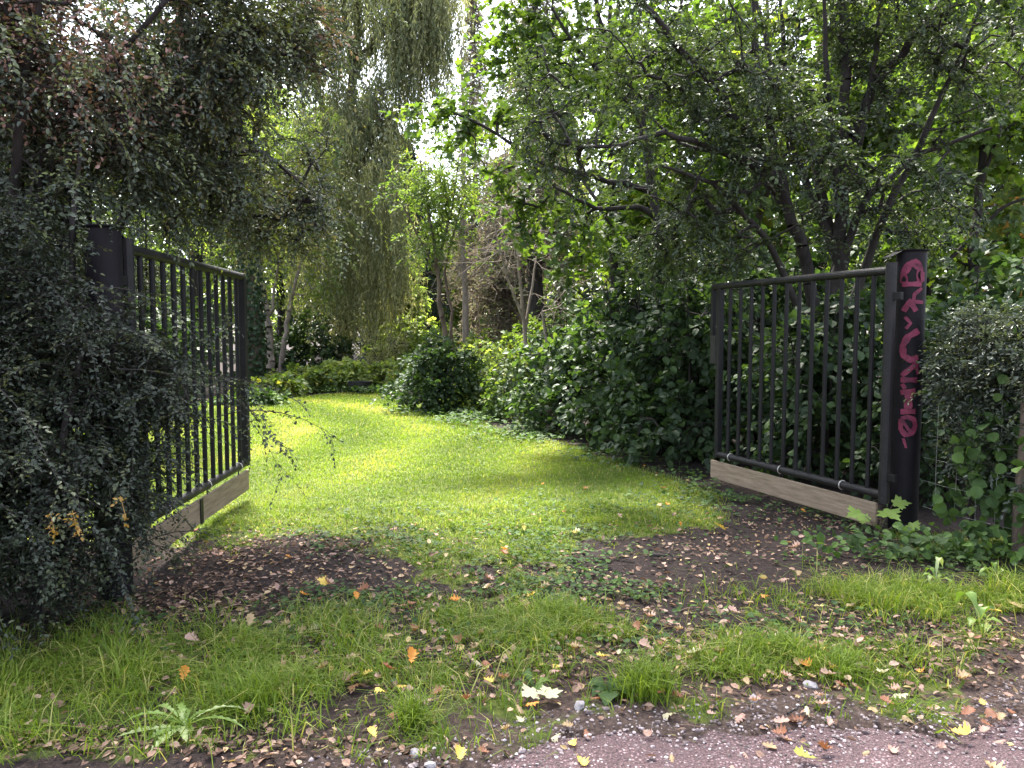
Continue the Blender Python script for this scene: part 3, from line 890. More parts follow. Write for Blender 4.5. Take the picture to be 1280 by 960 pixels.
# ---------------- willow
def willow():
    rng = np.random.default_rng(81)
    g = np.array([-5.6, 26, 0])
    root = thing('weeping_willow', 'tall weeping willow with long hanging curtains at the far lawn edge', 'tree', g)
    wood, cr = MB(), MB()
    st = [line([(432, 430, 26), (436, 330, 26), (430, 230, 26), (440, 100, 26), (450, -20, 26), (460, -140, 26)], .26, .08, g),
          line([(430, 230, 26), (400, 120, 25.5), (375, 20, 25)], .16, .05), line([(440, 100, 26), (490, 20, 25.7), (520, -70, 25.2)], .2, .06),
          line([(434, 250, 26), (460, 190, 25), (480, 140, 24.5)], .12, .04), line([(440, 60, 26), (420, -40, 25), (390, -100, 25)], .12, .04)]
    bl = [B(470, -60, 25.5, 95, 70, 2.2, 120), B(395, -20, 25.3, 50, 60, 1.8, 55), B(530, 0, 25.3, 30, 50, 1.5, 45), B(455, 150, 25, 45, 50, 1.6, 50)]
    tg = sample_blobs(rng, bl, -.8)
    P, R, tips, dirs = grow(rng, st, tg, .012, .42)
    wood.tubes(P, R, 6)

    def strands(S, L, n_leaf, sway, tint0, size):
        n = len(S)
        a = rng.uniform(0, 2 * np.pi, n)
        out = np.stack([np.cos(a), np.sin(a), np.zeros(n)], -1)
        t = np.linspace(0, 1, n_leaf)[None, :, None]
        ph = rng.uniform(0, 6, n)[:, None, None]
        pos = S[:, None] + out[:, None] * (.5 * np.minimum(t * 3, 1) + sway * np.sin(3 * t + ph) * t + .25 * np.cos(ph) * t * t) + np.array([0, 0, -1.]) * L[:, None, None] * t + np.array([0, 0, .5]) * np.sin(np.minimum(t * 3.5, 1) * np.pi)
        P = pos[:, ::max(1, n_leaf // 8)]
        cr.tubes(P, np.full(P.shape[:2], .005), 3, .5)
        pos = pos.reshape(-1, 3) + rng.standard_normal((n * n_leaf, 3)) * .035
        ax = np.array([0, 0, -1.]) + rng.standard_normal(pos.shape) * .38
        cr.leaves(DIAM, pos, ax, rng.standard_normal(pos.shape), size * rng.uniform(.6, 1.3, len(pos)), .3, np.clip(tint0 + rng.uniform(-.3, .3, len(pos)) + .15 * wob(pos, 1.2), 0, 1))
    k = rng.integers(0, len(tips), 640)
    S = tips[k] + rng.standard_normal((640, 3)) * .2
    low = at(0, 175, 25.5)[2]
    L = np.maximum(S[:, 2] - low, 1.0) * rng.uniform(.3, 1.05, 640)
    strands(S, L, 62, .4, .4, .17)
    # lower curtains, their lit look put into a paler tint
    n = 460
    xs = rng.uniform(376, 500, n)
    nc = 64
    xc = rng.uniform(376, 500, nc)
    C = np.array([at(x, y, Y) for x, y, Y in zip(xc, rng.uniform(140, 270, nc) - .25 * np.abs(xc - 450), rng.uniform(22.6, 26.0, nc))])
    kc = rng.integers(0, nc, n)
    S = C[kc] + rng.standard_normal((n, 3)) * [.16, .16, .25]
    L = np.maximum(S[:, 2] - rng.uniform(.3, 2.4, nc)[kc], .8) * rng.uniform(.75, 1, n)
    strands(S, L, 58, .22, .65, .16)
    n = 210
    xs = rng.uniform(500, 562, n)
    S = np.array([at(x, y, Y) for x, y, Y in zip(xs, rng.uniform(-80, 20, n), rng.uniform(24, 26, n))])
    strands(S, np.maximum(S[:, 2] - at(0, 150, 25)[2], 1) * rng.uniform(.6, 1.1, n) * np.clip((575 - xs) / 55, .35, 1), 56, .25, .6, .17)
    wood.build('trunk', M['bark_mid'], root, g, smooth=True)
    cr.build('crown', M['willow'], root, g)


willow()


# ---------------- left far trees
def twin_tree():
    g = on_ground(345, 482)
    Y = g[1]
    st = [line([(339, 462, Y), (337, 420, Y), (333, 375, Y), (325, 330, Y), (315, 260, Y - .3), (305, 180, Y - .6)], .15, .03, g + [-.1, 0, 0]),
          line([(352, 455, Y), (359, 415, Y), (362, 380, Y), (375, 330, Y), (400, 290, Y - .3), (420, 250, Y - .5)], .1, .02, g + [.15, 0, 0]),
          line([(337, 400, Y), (345, 350, Y), (352, 290, Y), (356, 210, Y)], .05, .015)]
    bl = [B(320, 260, Y - .3, 95, 80, 1.6, 300), B(385, 270, Y, 60, 70, 1.2, 130), B(350, 170, Y, 80, 60, 1.5, 150), B(400, 350, Y, 28, 40, .8, 40), B(310, 350, Y, 40, 30, .9, 50), B(375, 360, Y, 20, 30, .6, 24)]
    make_tree('elder_tree', 'pale twin-stemmed tree at the back left of the lawn', 'tree', g, st, bl,
              dict(nsub=4, L=.45, n=8, T=DIAM, size=.1, w=.6, droop=.45, tintf=lambda p, t: np.clip(t + .1, 0, .94)), 'bark_pale', 'pale', 91, gap=-.1, twigs=False)  # pale leaf and raised tint stand in for sun on this crown
    g = np.array([-7.0, 20.8, 0])
    rng = np.random.default_rng(92)
    root = thing('ivy_clad_tree', 'leaning trunk wrapped in ivy beside the twin-stemmed tree', 'tree', g)
    wood, cr = MB(), MB()
    pts = np.array([g, at(320, 440, 20.8), at(317, 380, 20.8), at(309, 320, 20.8), at(300, 240, 20.8), at(297, 100, 20.8)])
    pts[0, 2] = -.05
    wood.tubes(pts[None], np.array([[.24, .2, .18, .16, .13, .06]]), 9)
    t = rng.uniform(0, 1, 2600) * 4
    i = t.astype(int); f = (t - i)[:, None]
    c = pts[i] * (1 - f) + pts[i + 1] * f
    a = rng.uniform(0, 2 * np.pi, len(c))
    o = np.stack([np.cos(a), np.sin(a), rng.uniform(-.3, .3, len(c))], -1)
    cr.leaves(ROUND, c + o * rng.uniform(.16, .34, len(c))[:, None], o * .3 + [0, 0, -.8] + rng.standard_normal(o.shape) * .4, o + rng.standard_normal(o.shape) * .3, .1 * rng.uniform(.6, 1.2, len(c)), .9, rng.uniform(0, .6, len(c)))
    sprigs(rng, cr, None, pts[-1] + rng.standard_normal((70, 3)) * [1.2, 1, 1.1], unit(rng.standard_normal((70, 3))), 4, .5, 9, DIAM, .11, .6)
    wood.build('trunk', M['bark_mid'], root, g, smooth=True)
    cr.build('crown', M['broad'], root, g)


twin_tree()
SUN = dict(nsub=4, L=.5, n=9, T=DIAM, size=.14, w=.62, droop=.3)


def simple_tree(name, label, x, y, h, r, n, mat, bark, seed, leaf=None, trunk=.12, z0=.3, group=None, sx=1.0, tintf=None, gap=-.2):
    g = np.array([x, y, 0.])
    rng = np.random.default_rng(seed + 500)
    st = [(np.array([g + [0, 0, -.05], g + [rng.uniform(-.2, .2), 0, h * .3], g + [rng.uniform(-.3, .3), rng.uniform(-.3, .3), h * .6], g + [rng.uniform(-.4, .4), 0, h * .93]]), np.array([trunk, trunk * .75, trunk * .5, .02]))]
    for k in range(5):
        a = k * 1.9 + rng.uniform(0, 1)
        zz = h * (.3 + .09 * k)
        p0 = st[0][0][1] * (1 - .2 * k) + st[0][0][2] * .2 * k
        st.append((np.array([p0, p0 + [np.cos(a) * r * .4, np.sin(a) * r * .4, h * .1], p0 + [np.cos(a) * r * .75, np.sin(a) * r * .75, h * .26]]), np.array([trunk * .5, trunk * .3, .012])))
    zc = h * (z0 + 1) / 2
    bl = [((x, y, zc), (r * sx, r, h * (1 - z0) / 2), int(n * .5))]
    for k in range(5):
        a = rng.uniform(0, 6.28)
        q = rng.uniform(-.6, .8)
        bl.append(((x + np.cos(a) * r * sx * .6, y + np.sin(a) * r * .6, zc + q * h * (1 - z0) / 2 * .7), (r * .5, r * .5, r * .4), int(n * .1)))
    lf = dict(leaf or SUN)
    if tintf:
        lf['tintf'] = tintf
    return make_tree(name, label, 'tree', g, st, bl, lf, bark, mat, seed, group, gap=gap, gf=1.1, twigs=False)


simple_tree('pale_tree', 'pale yellow-green leafy tree in the gap right of the willow', -4.25, 28, 5.0, 1.2, 260, 'pale', 'bark_mid', 101, dict(SUN, size=.15), z0=.05)
simple_tree('hazel_tree', 'sunlit hazel tree behind the hawthorn stems', 4.6, 14.5, 9.0, 2.4, 420, 'maple', 'bark_mid', 102, dict(SUN, T=ROUND, size=.14, w=.85), tintf=lambda p, t: np.clip(t + .12, 0, 1), z0=.12)  # raised tint paints the crown a sunlit yellow-green
simple_tree('hazel_tree', 'bright leafy tree filling the gap behind the right gate post', 7.6, 14.0, 9.5, 2.6, 430, 'sunny', 'bark', 103, dict(SUN, T=ROUND, size=.15, w=.85), z0=.1)
simple_tree('hazel_tree', 'tall shady tree standing behind the maple branches', 2.4, 17.5, 11.0, 2.4, 440, 'haw', 'bark', 104, dict(SUN, size=.15), z0=.1)
simple_tree('autumn_tree', 'small tree with yellowing and red leaves at the right edge', 8.0, 11.6, 4.4, 1.3, 120, 'sunny', 'bark_mid', 105, dict(SUN, T=MAPLE, size=.13, w=1.1, n=6), z0=.25,
            tintf=lambda p, t: np.clip(t + .3, 0, 1))


def right_edge_tree():
    g = np.array([6.6, 10.4, 0])
    Y = 10.4
    st = [line([(1215, 330, Y), (1222, 240, Y), (1238, 130, Y), (1246, 40, Y), (1243, -80, Y)], .07, .03, g), line([(1180, 330, Y), (1250, 262, Y - .4), (1310, 235, Y - .6)], .03, .012),
          line([(1222, 240, Y), (1260, 130, Y - .4), (1300, 60, Y - .6)], .03, .012), line([(1238, 130, Y), (1190, 50, Y), (1150, -20, Y)], .03, .012)]
    bl = [B(1230, 110, Y, 90, 130, 1.0, 90), B(1260, -40, Y, 120, 80, 1.2, 60), B(1140, 250, Y, 80, 80, .8, 50), B(1230, 300, Y, 80, 50, .6, 34)]
    make_tree('maple_tree', 'young maple with loose large leaves at the right edge behind the fence', 'tree', g, st, bl,
              dict(nsub=3, L=.42, n=6, T=MAPLE, size=.12, w=1.1, droop=.25, up=1.4), 'bark', 'maple', 106, gap=-.2)


right_edge_tree()
simple_tree('woodland_tree', 'dark dense tree close behind the reddish-topped shrub', -6.2, 10.2, 7.5, 2.2, 330, 'haw', 'bark', 108, dict(SUN, size=.11), z0=.12)
simple_tree('woodland_tree', 'bushy tree behind the far left shrub with low boughs', -8.6, 11.5, 7.0, 2.4, 300, 'haw', 'bark', 109, dict(SUN, size=.12), z0=.1)

def shade_oak():  # unseen oak, added and shaped so its crown shades the gateway
    g = np.array([-5.6, 6.6, 0])
    st = [(np.array([g + [0, 0, -.05], g + [.1, 0, 3], g + [.2, .1, 6], g + [.5, .2, 9.5]]), np.array([.3, .25, .2, .08])),
          (np.array([g + [.15, 0, 5], g + [2.0, .3, 7.2], g + [4.2, .6, 8.2], g + [7.5, .9, 8.8]]), np.array([.15, .1, .07, .02])),
          (np.array([g + [.15, 0, 5.5], g + [1.6, -.8, 7.6], g + [3.4, -1.6, 8.6], g + [5.5, -1.8, 9.2]]), np.array([.13, .09, .06, .02]))]
    bl = [((-3.6, 7.2, 9), (1.8, 1.4, 1.1), 60), ((-1.4, 7.3, 9.2), (1.9, 1.4, 1.0), 80), ((1.2, 7.4, 9.2), (1.9, 1.4, 1.0), 80), ((-2.2, 8.9, 9.3), (1.9, 1.3, 1.0), 75), ((.6, 9.1, 9.4), (1.9, 1.3, 1.0), 80), ((-4.6, 8.4, 9.2), (1.6, 1.4, 1.1), 50), ((-5.6, 6.8, 9.6), (1.5, 1.5, 1.3), 45)]
    make_tree('unseen_oak_tree', 'unseen tall oak added behind the left shrub, boughs shading the gateway', 'tree', g, st, bl,
              dict(nsub=4, L=.6, n=9, T=OVAL, size=.12, w=.6, droop=.2), 'bark', 'haw', 107, gap=-.5, twigs=False)


shade_oak()

# rows that close the view behind
LABELS = ['broad shady tree far left behind the willow', 'tall leafy tree left of the willow trunk', 'grey-green tree beyond the ivy clad trunk', 'tall feathery tree behind the willow curtains',
          'dark rounded tree beyond the far spruce', 'tall pale tree rising right of the sky gap', 'dense tall tree behind the larch', 'broad sunlit tree behind the hazels', 'tall dark tree beyond the right hawthorn', 'wide leafy tree far right behind the maples']
BACK = [(-17, 24, 9, 3.6, 'haw'), (-11, 27, 13, 3.4, 'sunny'), (-9.2, 31, 14.5, 3.2, 'sunny'), (-7.2, 34, 12, 3.0, 'willow'), (-4.6, 42, 9, 3.2, 'sunny'), (1.8, 30, 14, 2.8, 'pale'), (4.6, 25, 12, 3.0, 'haw'), (8.5, 21, 11, 3.2, 'sunny'), (12.5, 20, 11, 3.4, 'haw'), (17, 22, 11, 3.8, 'haw')]
for i, (x, y, h, r, m) in enumerate(BACK):
    simple_tree('woodland_tree', LABELS[i], x, y, h * (1.2 if x > 3 else 1.0), r, 420, m, 'bark', 120 + i, dict(SUN, size=.22, L=.7, n=9), z0=.02 if y > 24 else .05, trunk=.2, group='woodland trees closing the view', gap=-.3)


def far_wood():
    rng = np.random.default_rng(140)
    mb = MB()
    n = 60
    for k in range(n):
        x = -42 + 84 * (k + rng.uniform(0, .8)) / n
        y = 44 + rng.uniform(0, 12)
        h = rng.uniform(7, 10) + (3 if x > 3 or x < -8 else -1.5)
        c = np.array([x, y, 0])
        m = 700
        d = unit(rng.standard_normal((m, 3)))
        p = c + [0, 0, h * .5] + d * rng.uniform(.4, 1, m)[:, None] ** .5 * np.array([2.4, 1.6, h * .5])
        p = p[p[:, 2] > .1]
        mb.leaves(DIAM, p, rng.standard_normal(p.shape), rng.standard_normal(p.shape) + [0, 0, .8], .55 * rng.uniform(.6, 1.3, len(p)), .7, np.clip(rng.uniform(0, .8, len(p)) * .6 + .1 + .25 * wob(p, .5), 0, .9))
        mb.tubes(np.array([[c - [0, 0, .1], c + [0, 0, h * .6]]]), np.array([[.2, .1]]), 6)
    o = mb.build('far_woods', M['haw'])
    tag(o, 'distant woodland closing the view behind the garden trees', 'woods', kind='stuff')


far_wood()
simple_tree('woodland_tree', 'rounded grey-green tree low in the gap behind the pale tree', -3.6, 38, 9.5, 2.6, 380, 'sunny', 'bark', 141, dict(SUN, size=.22, L=.7, n=9), z0=.03, trunk=.2, tintf=lambda p, t: np.clip(t + .1, 0, 1))

# undergrowth bushes far left and behind the left gate
SM = dict(nsub=3, L=.4, n=8, T=ROUND, size=.12, w=.8, droop=.4)
bush('broadleaf_bush', 'dark bush beyond the lawn seen through the left gate bars', -7.4, 14.8, 2.2, 1.4, 1.0, 200, SM, 'broad', 151, 'bushes on the left of the lawn')
bush('broadleaf_bush', 'tall dim bush behind the left shrub beyond the gate post', -9.6, 13.2, 3.4, 1.8, 1.3, 230, SM, 'broad', 152, 'bushes on the left of the lawn')
bush('broadleaf_bush', 'shaded bush at the back left corner behind the ivy clad trunk', -9.0, 19.5, 2.6, 1.7, 1.2, 200, SM, 'broad', 153, 'bushes on the left of the lawn')
bush('broadleaf_bush', 'dark thicket under the willow behind the twin-stemmed tree', -6.6, 23.6, 2.2, 1.9, 1.0, 170, SM, 'broad', 154, 'bushes on the left of the lawn')
bush('silver_shrub', 'silvery fine-leaved shrub right of the willow foot', -3.7, 22.6, 1.7, .8, .7, 130, dict(SM, size=.08, T=OVAL, w=.4), 'willow', 155, tintf=lambda p, t: np.clip(t + .3, 0, 1))
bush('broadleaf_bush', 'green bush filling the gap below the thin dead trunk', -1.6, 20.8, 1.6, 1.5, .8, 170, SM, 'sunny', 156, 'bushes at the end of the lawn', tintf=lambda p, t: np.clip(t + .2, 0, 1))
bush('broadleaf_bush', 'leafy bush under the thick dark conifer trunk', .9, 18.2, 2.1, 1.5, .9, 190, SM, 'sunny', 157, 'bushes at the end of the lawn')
bush('broadleaf_bush', 'shaded bush below the hazel stems behind the shrub row', 3.4, 13.6, 3.0, 1.6, 1.0, 190, SM, 'broad', 158, 'bushes behind the right shrub row')
bush('broadleaf_bush', 'leafy thicket behind the right hedge below the red leaves', 6.6, 9.0, 2.3, 1.6, 1.0, 220, dict(SM, size=.1), 'broad', 159, 'bushes behind the right shrub row')
bush('broadleaf_bush', 'dark thicket behind the graffiti post and right hedge', 5.0, 8.6, 2.6, 1.2, .9, 190, dict(SM, size=.1), 'broad', 160, 'bushes behind the right shrub row')

bush('leafy_shrub', 'pale green shrub between the willow foot and the spruce gap', -3.6, 25.5, 2.4, 1.1, .8, 170, SM, 'pale', 161, 'sunlit shrubs in the far gap')
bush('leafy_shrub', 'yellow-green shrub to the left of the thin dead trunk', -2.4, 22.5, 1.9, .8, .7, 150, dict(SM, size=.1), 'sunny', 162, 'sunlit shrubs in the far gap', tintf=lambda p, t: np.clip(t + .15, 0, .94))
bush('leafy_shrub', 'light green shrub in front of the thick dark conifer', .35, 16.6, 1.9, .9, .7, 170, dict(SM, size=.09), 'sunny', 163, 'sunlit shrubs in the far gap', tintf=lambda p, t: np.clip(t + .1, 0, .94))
# low leafy plants along the far lawn edge
PL = dict(nsub=3, L=.28, n=6, T=ROUND, size=.13, w=.7, droop=.5, up=1.2)
for i, (x, y, r, h, m, lab) in enumerate([
        (330, 498, .85, .5, 'sunny', 'low dark leafy plant at the foot of the twin stems'),
        (372, 492, .8, .75, 'sunny', 'broad-leaved plant just right of the twin stems'),
        (402, 490, .75, .8, 'pale', 'leafy border plant below the willow curtain'),
        (428, 489, .7, .85, 'pale', 'taller yellow-green border plant left of the black tub'),
        (472, 487, .65, .8, 'pale', 'border plant behind the black tub'),
        (492, 486, .6, .7, 'sunny', 'brownish border plant right of the black tub'),
        (505, 480, .7, .85, 'pale', 'bright yellowish plant around the dark stumps'),
        (300, 509, .8, .32, 'cover', 'low plant clump at the left end of the far border')]):
    g = on_ground(x, y)
    bush('border_plant', lab, g[0], g[1] + .55, h, r, .6, 120, PL, m, 170 + i, 'leafy plants along the far lawn edge', 'plant', tintf=lambda p, t: np.clip(t + .2, 0, .95), nstem=4)  # lighter leaf colours make up for the willow's shade on this border


# ---------------- left: near shrub and its arching crown
def arching(rng, wood, crown, S, D, L, nleaf, T, size, wid, droop, tintf=None, side_twigs=2, stem_r=.006):
    """long arching sprays with leaves in two ranks and short side sprigs"""
    n = len(S)
    ts = np.linspace(0, 1, 7)[None, :, None]
    P = S[:, None] + D[:, None] * L[:, None, None] * ts + np.array([0, 0, -1.]) * (droop * L)[:, None, None] * ts ** 2.2
    wood.tubes(P, stem_r * np.linspace(1, .25, 7)[None].repeat(n, 0), 4)
    # side sprigs along the outer part
    for k in range(side_twigs):
        t = rng.uniform(.25, 1, n)[:, None]
        b = S + D * L[:, None] * t + np.array([0, 0, -1.]) * (droop * L)[:, None] * t ** 2.2
        tang = unit(D + np.array([0, 0, -1.]) * (2.2 * droop)[:, None] * t ** 1.2)
        sd = unit(np.cross(tang, [0, 0, 1.])) * np.where(rng.uniform(0, 1, n) < .5, 1, -1)[:, None]
        sprigs(rng, crown, wood, b, unit(tang + sd * .8), 1, .16, 9, T, size, wid, .3, 55, 1.2, .3, tintf, .3, 0, .0015)
    t = np.linspace(.12, 1, nleaf)[None, :, None]
    pos = S[:, None] + D[:, None] * L[:, None, None] * t + np.array([0, 0, -1.]) * (droop * L)[:, None, None] * t ** 2.2
    tang = unit(D[:, None] + np.array([0, 0, -1.]) * (2.2 * droop)[:, None, None] * t ** 1.2)
    sd = unit(np.cross(tang, np.array([0, 0, 1.])))
    sg = np.where(np.arange(nleaf) % 2, 1., -1.)[None, :, None]
    ax = tang * .6 + sd * sg * .8 + rng.standard_normal(pos.shape) * .22
    nm = np.cross(sd, tang) + rng.standard_normal(pos.shape) * .35
    m = n * nleaf
    pos = pos.reshape(-1, 3) + rng.standard_normal((m, 3)) * size * .3
    tn = np.clip(np.repeat(rng.uniform(.05, .6, n), nleaf) + rng.uniform(-.15, .15, m), 0, .8)
    if tintf:
        tn = tintf(pos, tn)
    crown.leaves(T, pos, ax.reshape(-1, 3), nm.reshape(-1, 3), size * rng.uniform(.6, 1.25, m), wid, tn)


def left_shrub():
    g = np.array([-2.9, 4.1, 0])
    rng = np.random.default_rng(200)
    root = thing('cotoneaster_shrub', 'huge dark small-leaved shrub swallowing the left gate post', 'shrub', g)
    wood, inner = MB(), MB()
    crown = MB()
    st = []
    for (x, y, h, dx) in ((-2.9, 4.2, 2.6, -.1), (-3.2, 3.9, 2.4, -.1), (-2.7, 4.5, 2.8, .05), (-3.4, 4.4, 3.0, -.1), (-3.0, 3.6, 2.2, 0), (-2.6, 4.1, 1.7, .1), (-3.6, 5.0, 3.4, 0), (-3.1, 5.0, 3.4, .1)):
        st.append((np.array([(x, y, -.05), (x + dx, y, h * .4), (x + dx * 2, y + .1, h * .75), (x + dx * 3, y + .15, h)]), np.array([.03, .024, .018, .008])))
    bl = [((-3.05, 4.1, .9), (.75, .85, .85), 330), ((-2.75, 4.55, 1.35), (.5, .55, .5), 130), ((-2.95, 3.5, .5), (.55, .6, .5), 130), ((-3.3, 4.3, 1.9), (.85, .8, .6), 160), ((-2.5, 4.25, .5), (.42, .45, .5), 150), ((-2.3, 4.45, 1.3), (.32, .35, .38), 120), ((-2.25, 4.4, .75), (.25, .3, .35), 80), ((-2.75, 4.3, 1.9), (.4, .35, .4), 90), ((-2.47, 4.25, 1.6), (.36, .22, .36), 130), ((-2.1, 4.55, 1.2), (.2, .25, .3), 50)]
    tg = sample_blobs(rng, bl, -.6, 2.4, .4)
    P, R, tips, dirs = grow(rng, st, tg, .0022, .42)
    wood.tubes(P, R, 5)
    sprigs(rng, inner, wood, tips, dirs, 5, .22, 11, OVAL, .026, .62, .35, 52, 1.1, .4, None, 1.0, .5, .0012)
    # broad dim leaves deep inside keep the mass closed
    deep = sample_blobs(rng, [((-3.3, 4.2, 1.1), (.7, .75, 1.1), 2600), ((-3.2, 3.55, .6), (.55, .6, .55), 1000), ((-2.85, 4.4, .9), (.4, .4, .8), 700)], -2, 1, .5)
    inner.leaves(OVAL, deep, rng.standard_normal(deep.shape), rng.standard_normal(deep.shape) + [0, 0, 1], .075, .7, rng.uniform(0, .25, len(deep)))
    # sprays arching over the front and over the gate
    n = 330
    cs = np.array([(-3.0, 4.1, 1.0), (-2.6, 4.45, 1.35), (-2.95, 3.6, .6), (-3.2, 4.2, 1.9), (-2.5, 4.3, .6), (-2.3, 4.4, 1.3)])[rng.integers(0, 6, n)]
    S = cs + rng.standard_normal((n, 3)) * [.25, .25, .22]
    D = unit(np.stack([rng.uniform(-.2, 1, n), -rng.uniform(-.25, 1, n), rng.uniform(0, .75, n)], -1))
    L = rng.uniform(.4, .85, n)
    arching(rng, wood, crown, S, D, L, 34, OVAL, .026, .62, rng.uniform(.35, .8, n), lambda p, t: np.clip(t * 1.2 + .12, 0, .95), 4, .0035)
    wood.build('stem', M['bark'], root, g, smooth=True)
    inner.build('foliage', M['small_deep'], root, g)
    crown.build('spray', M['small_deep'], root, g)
    # gold leaf sprig
    gmat = leaf_mat('golden_leaf', [(0, (.26, .13, .025)), (1, (.34, .22, .05))], .3)
    for (x, y, k) in ((66, 655, 4), (94, 652, 5), (154, 634, 2)):
        gm = MB()
        c = at(x, y, 3.25)
        d = unit(np.array([.3, -.2, -.8]))
        gm.tubes(np.array([[c - d * .05, c, c + d * .05]]), np.full((1, 3), .0015), 4)
        sprigs(rng, gm, None, c + d * np.linspace(-.04, .05, k)[:, None], unit(rng.standard_normal((k, 3)) + [0, -.4, -.5]), 2, .03, 4, OVAL, .02, .7, .3)
        o = gm.build('golden_sprig', gmat, root, g)
        o['label'] = 'golden autumn leaves on a twig'


left_shrub()


def left_crown():
    g = np.array([-3.75, 5.6, 0])
    rng = np.random.default_rng(210)
    root = thing('arching_shrub_tree', 'tall arching reddish-topped shrub overhanging the left gate', 'shrub', g)
    wood, crown = MB(), MB()
    st = [line([(30, 380, 5.3), (60, 230, 5.2), (120, 100, 5.1), (200, 10, 5.0)], .05, .015, g),
          line([(60, 400, 5.5), (100, 250, 5.5), (180, 120, 5.6), (290, 60, 5.7), (370, 70, 5.8)], .05, .012, g + [.2, .1, 0]),
          line([(80, 420, 5.7), (160, 260, 5.9), (240, 190, 6.1), (330, 190, 6.3), (390, 240, 6.4)], .045, .01, g + [.3, .3, 0]),
          line([(20, 380, 4.8), (20, 200, 4.6), (40, 60, 4.5), (60, -60, 4.4)], .045, .012, g + [-.1, -.5, 0]),
          line([(90, 420, 5.6), (110, 300, 5.7), (115, 200, 5.7)], .035, .015, g + [.3, 0, 0]),
          line([(40, 420, 5.0), (45, 300, 4.9), (55, 180, 4.8)], .03, .012, g + [0, -.3, 0]),
          line([(180, 120, 5.6), (230, 0, 5.7), (280, -90, 5.8)], .03, .012)]
    bl = [B(60, 120, 4.9, 120, 120, .8, 260), B(170, 70, 5.3, 120, 90, .8, 240), B(290, 90, 5.9, 95, 95, .8, 230), B(330, 220, 6.3, 80, 80, .7, 105), B(200, 220, 5.8, 110, 70, .7, 190), B(60, 270, 5.0, 90, 60, .6, 130),
          B(370, 60, 6.2, 45, 80, .6, 90), B(150, -60, 5.3, 220, 60, 1.1, 160), B(330, 300, 6.6, 60, 40, .6, 26), B(380, 230, 6.6, 38, 95, .5, 50), B(110, 330, 5.7, 90, 45, .5, 80), B(20, 30, 4.8, 90, 70, .6, 110), B(20, 200, 4.9, 60, 80, .5, 80)]
    tg = sample_blobs(rng, bl, -.22, 1.9, .42)
    P, R, tips, dirs = grow(rng, st, tg, .003, .42)
    wood.tubes(P, R, 5)
    reds = [(at(85, 40, 4.8), .68), (at(420, 40, 6.2), .3), (at(160, 110, 5.0), .16), (at(385, 100, 6.2), .16), (at(330, 90, 6), .14)]

    def tf(p, t):
        d = np.min([np.linalg.norm(p - c, axis=1) / r for c, r in reds], axis=0) + .25 * wob(p, 9.)
        t = t + .34 * np.clip((p[:, 0] + 2.9) * .8, 0, 1) * rng.uniform(0, 1, len(p))  # lit yellow-green of the lawn-side edge put into the tint
        return np.where(rng.uniform(0, 1, len(p)) < .75 * np.clip(1.25 - d, 0, 1), rng.uniform(.86, 1, len(p)), np.clip(t, 0, .85))
    sprigs(rng, crown, wood, tips, dirs, 5, .3, 12, OVAL, .034, .62, .4, 52, 1.1, .4, tf, .9, .5, .0015)
    n = 190
    k = rng.integers(0, len(tips), n)
    D = unit(np.stack([rng.uniform(-.2, 1, n), -rng.uniform(-.1, .9, n), rng.uniform(.1, .7, n)], -1))
    arching(rng, wood, crown, tips[k], D, rng.uniform(.5, 1.1, n), 40, OVAL, .032, .6, rng.uniform(.5, .95, n), lambda p, t: np.where(tf(p, t) > .85, tf(p, t), np.clip(t + .3, 0, .84)), 4, .004)  # paler tint paints glints along the sprays
    # bare upright stems seen under the crown
    m = 34
    b = np.stack([rng.uniform(-3.9, -2.75, m), rng.uniform(4.6, 6.0, m), np.zeros(m)], -1)
    tt = np.linspace(0, 1, 6)[None, :, None]
    Pm = b[:, None] + np.array([0, 0, 1.]) * rng.uniform(2.4, 3.6, m)[:, None, None] * tt + rng.standard_normal((m, 1, 3)) * [.25, .2, 0] * tt ** 1.5 + rng.standard_normal((m, 6, 3)) * .02
    wood.tubes(Pm, np.linspace(.012, .005, 6)[None].repeat(m, 0), 4)
    wood.build('trunk', M['bark'], root, g, smooth=True)
    crown.build('crown', M['small'], root, g)


left_crown()


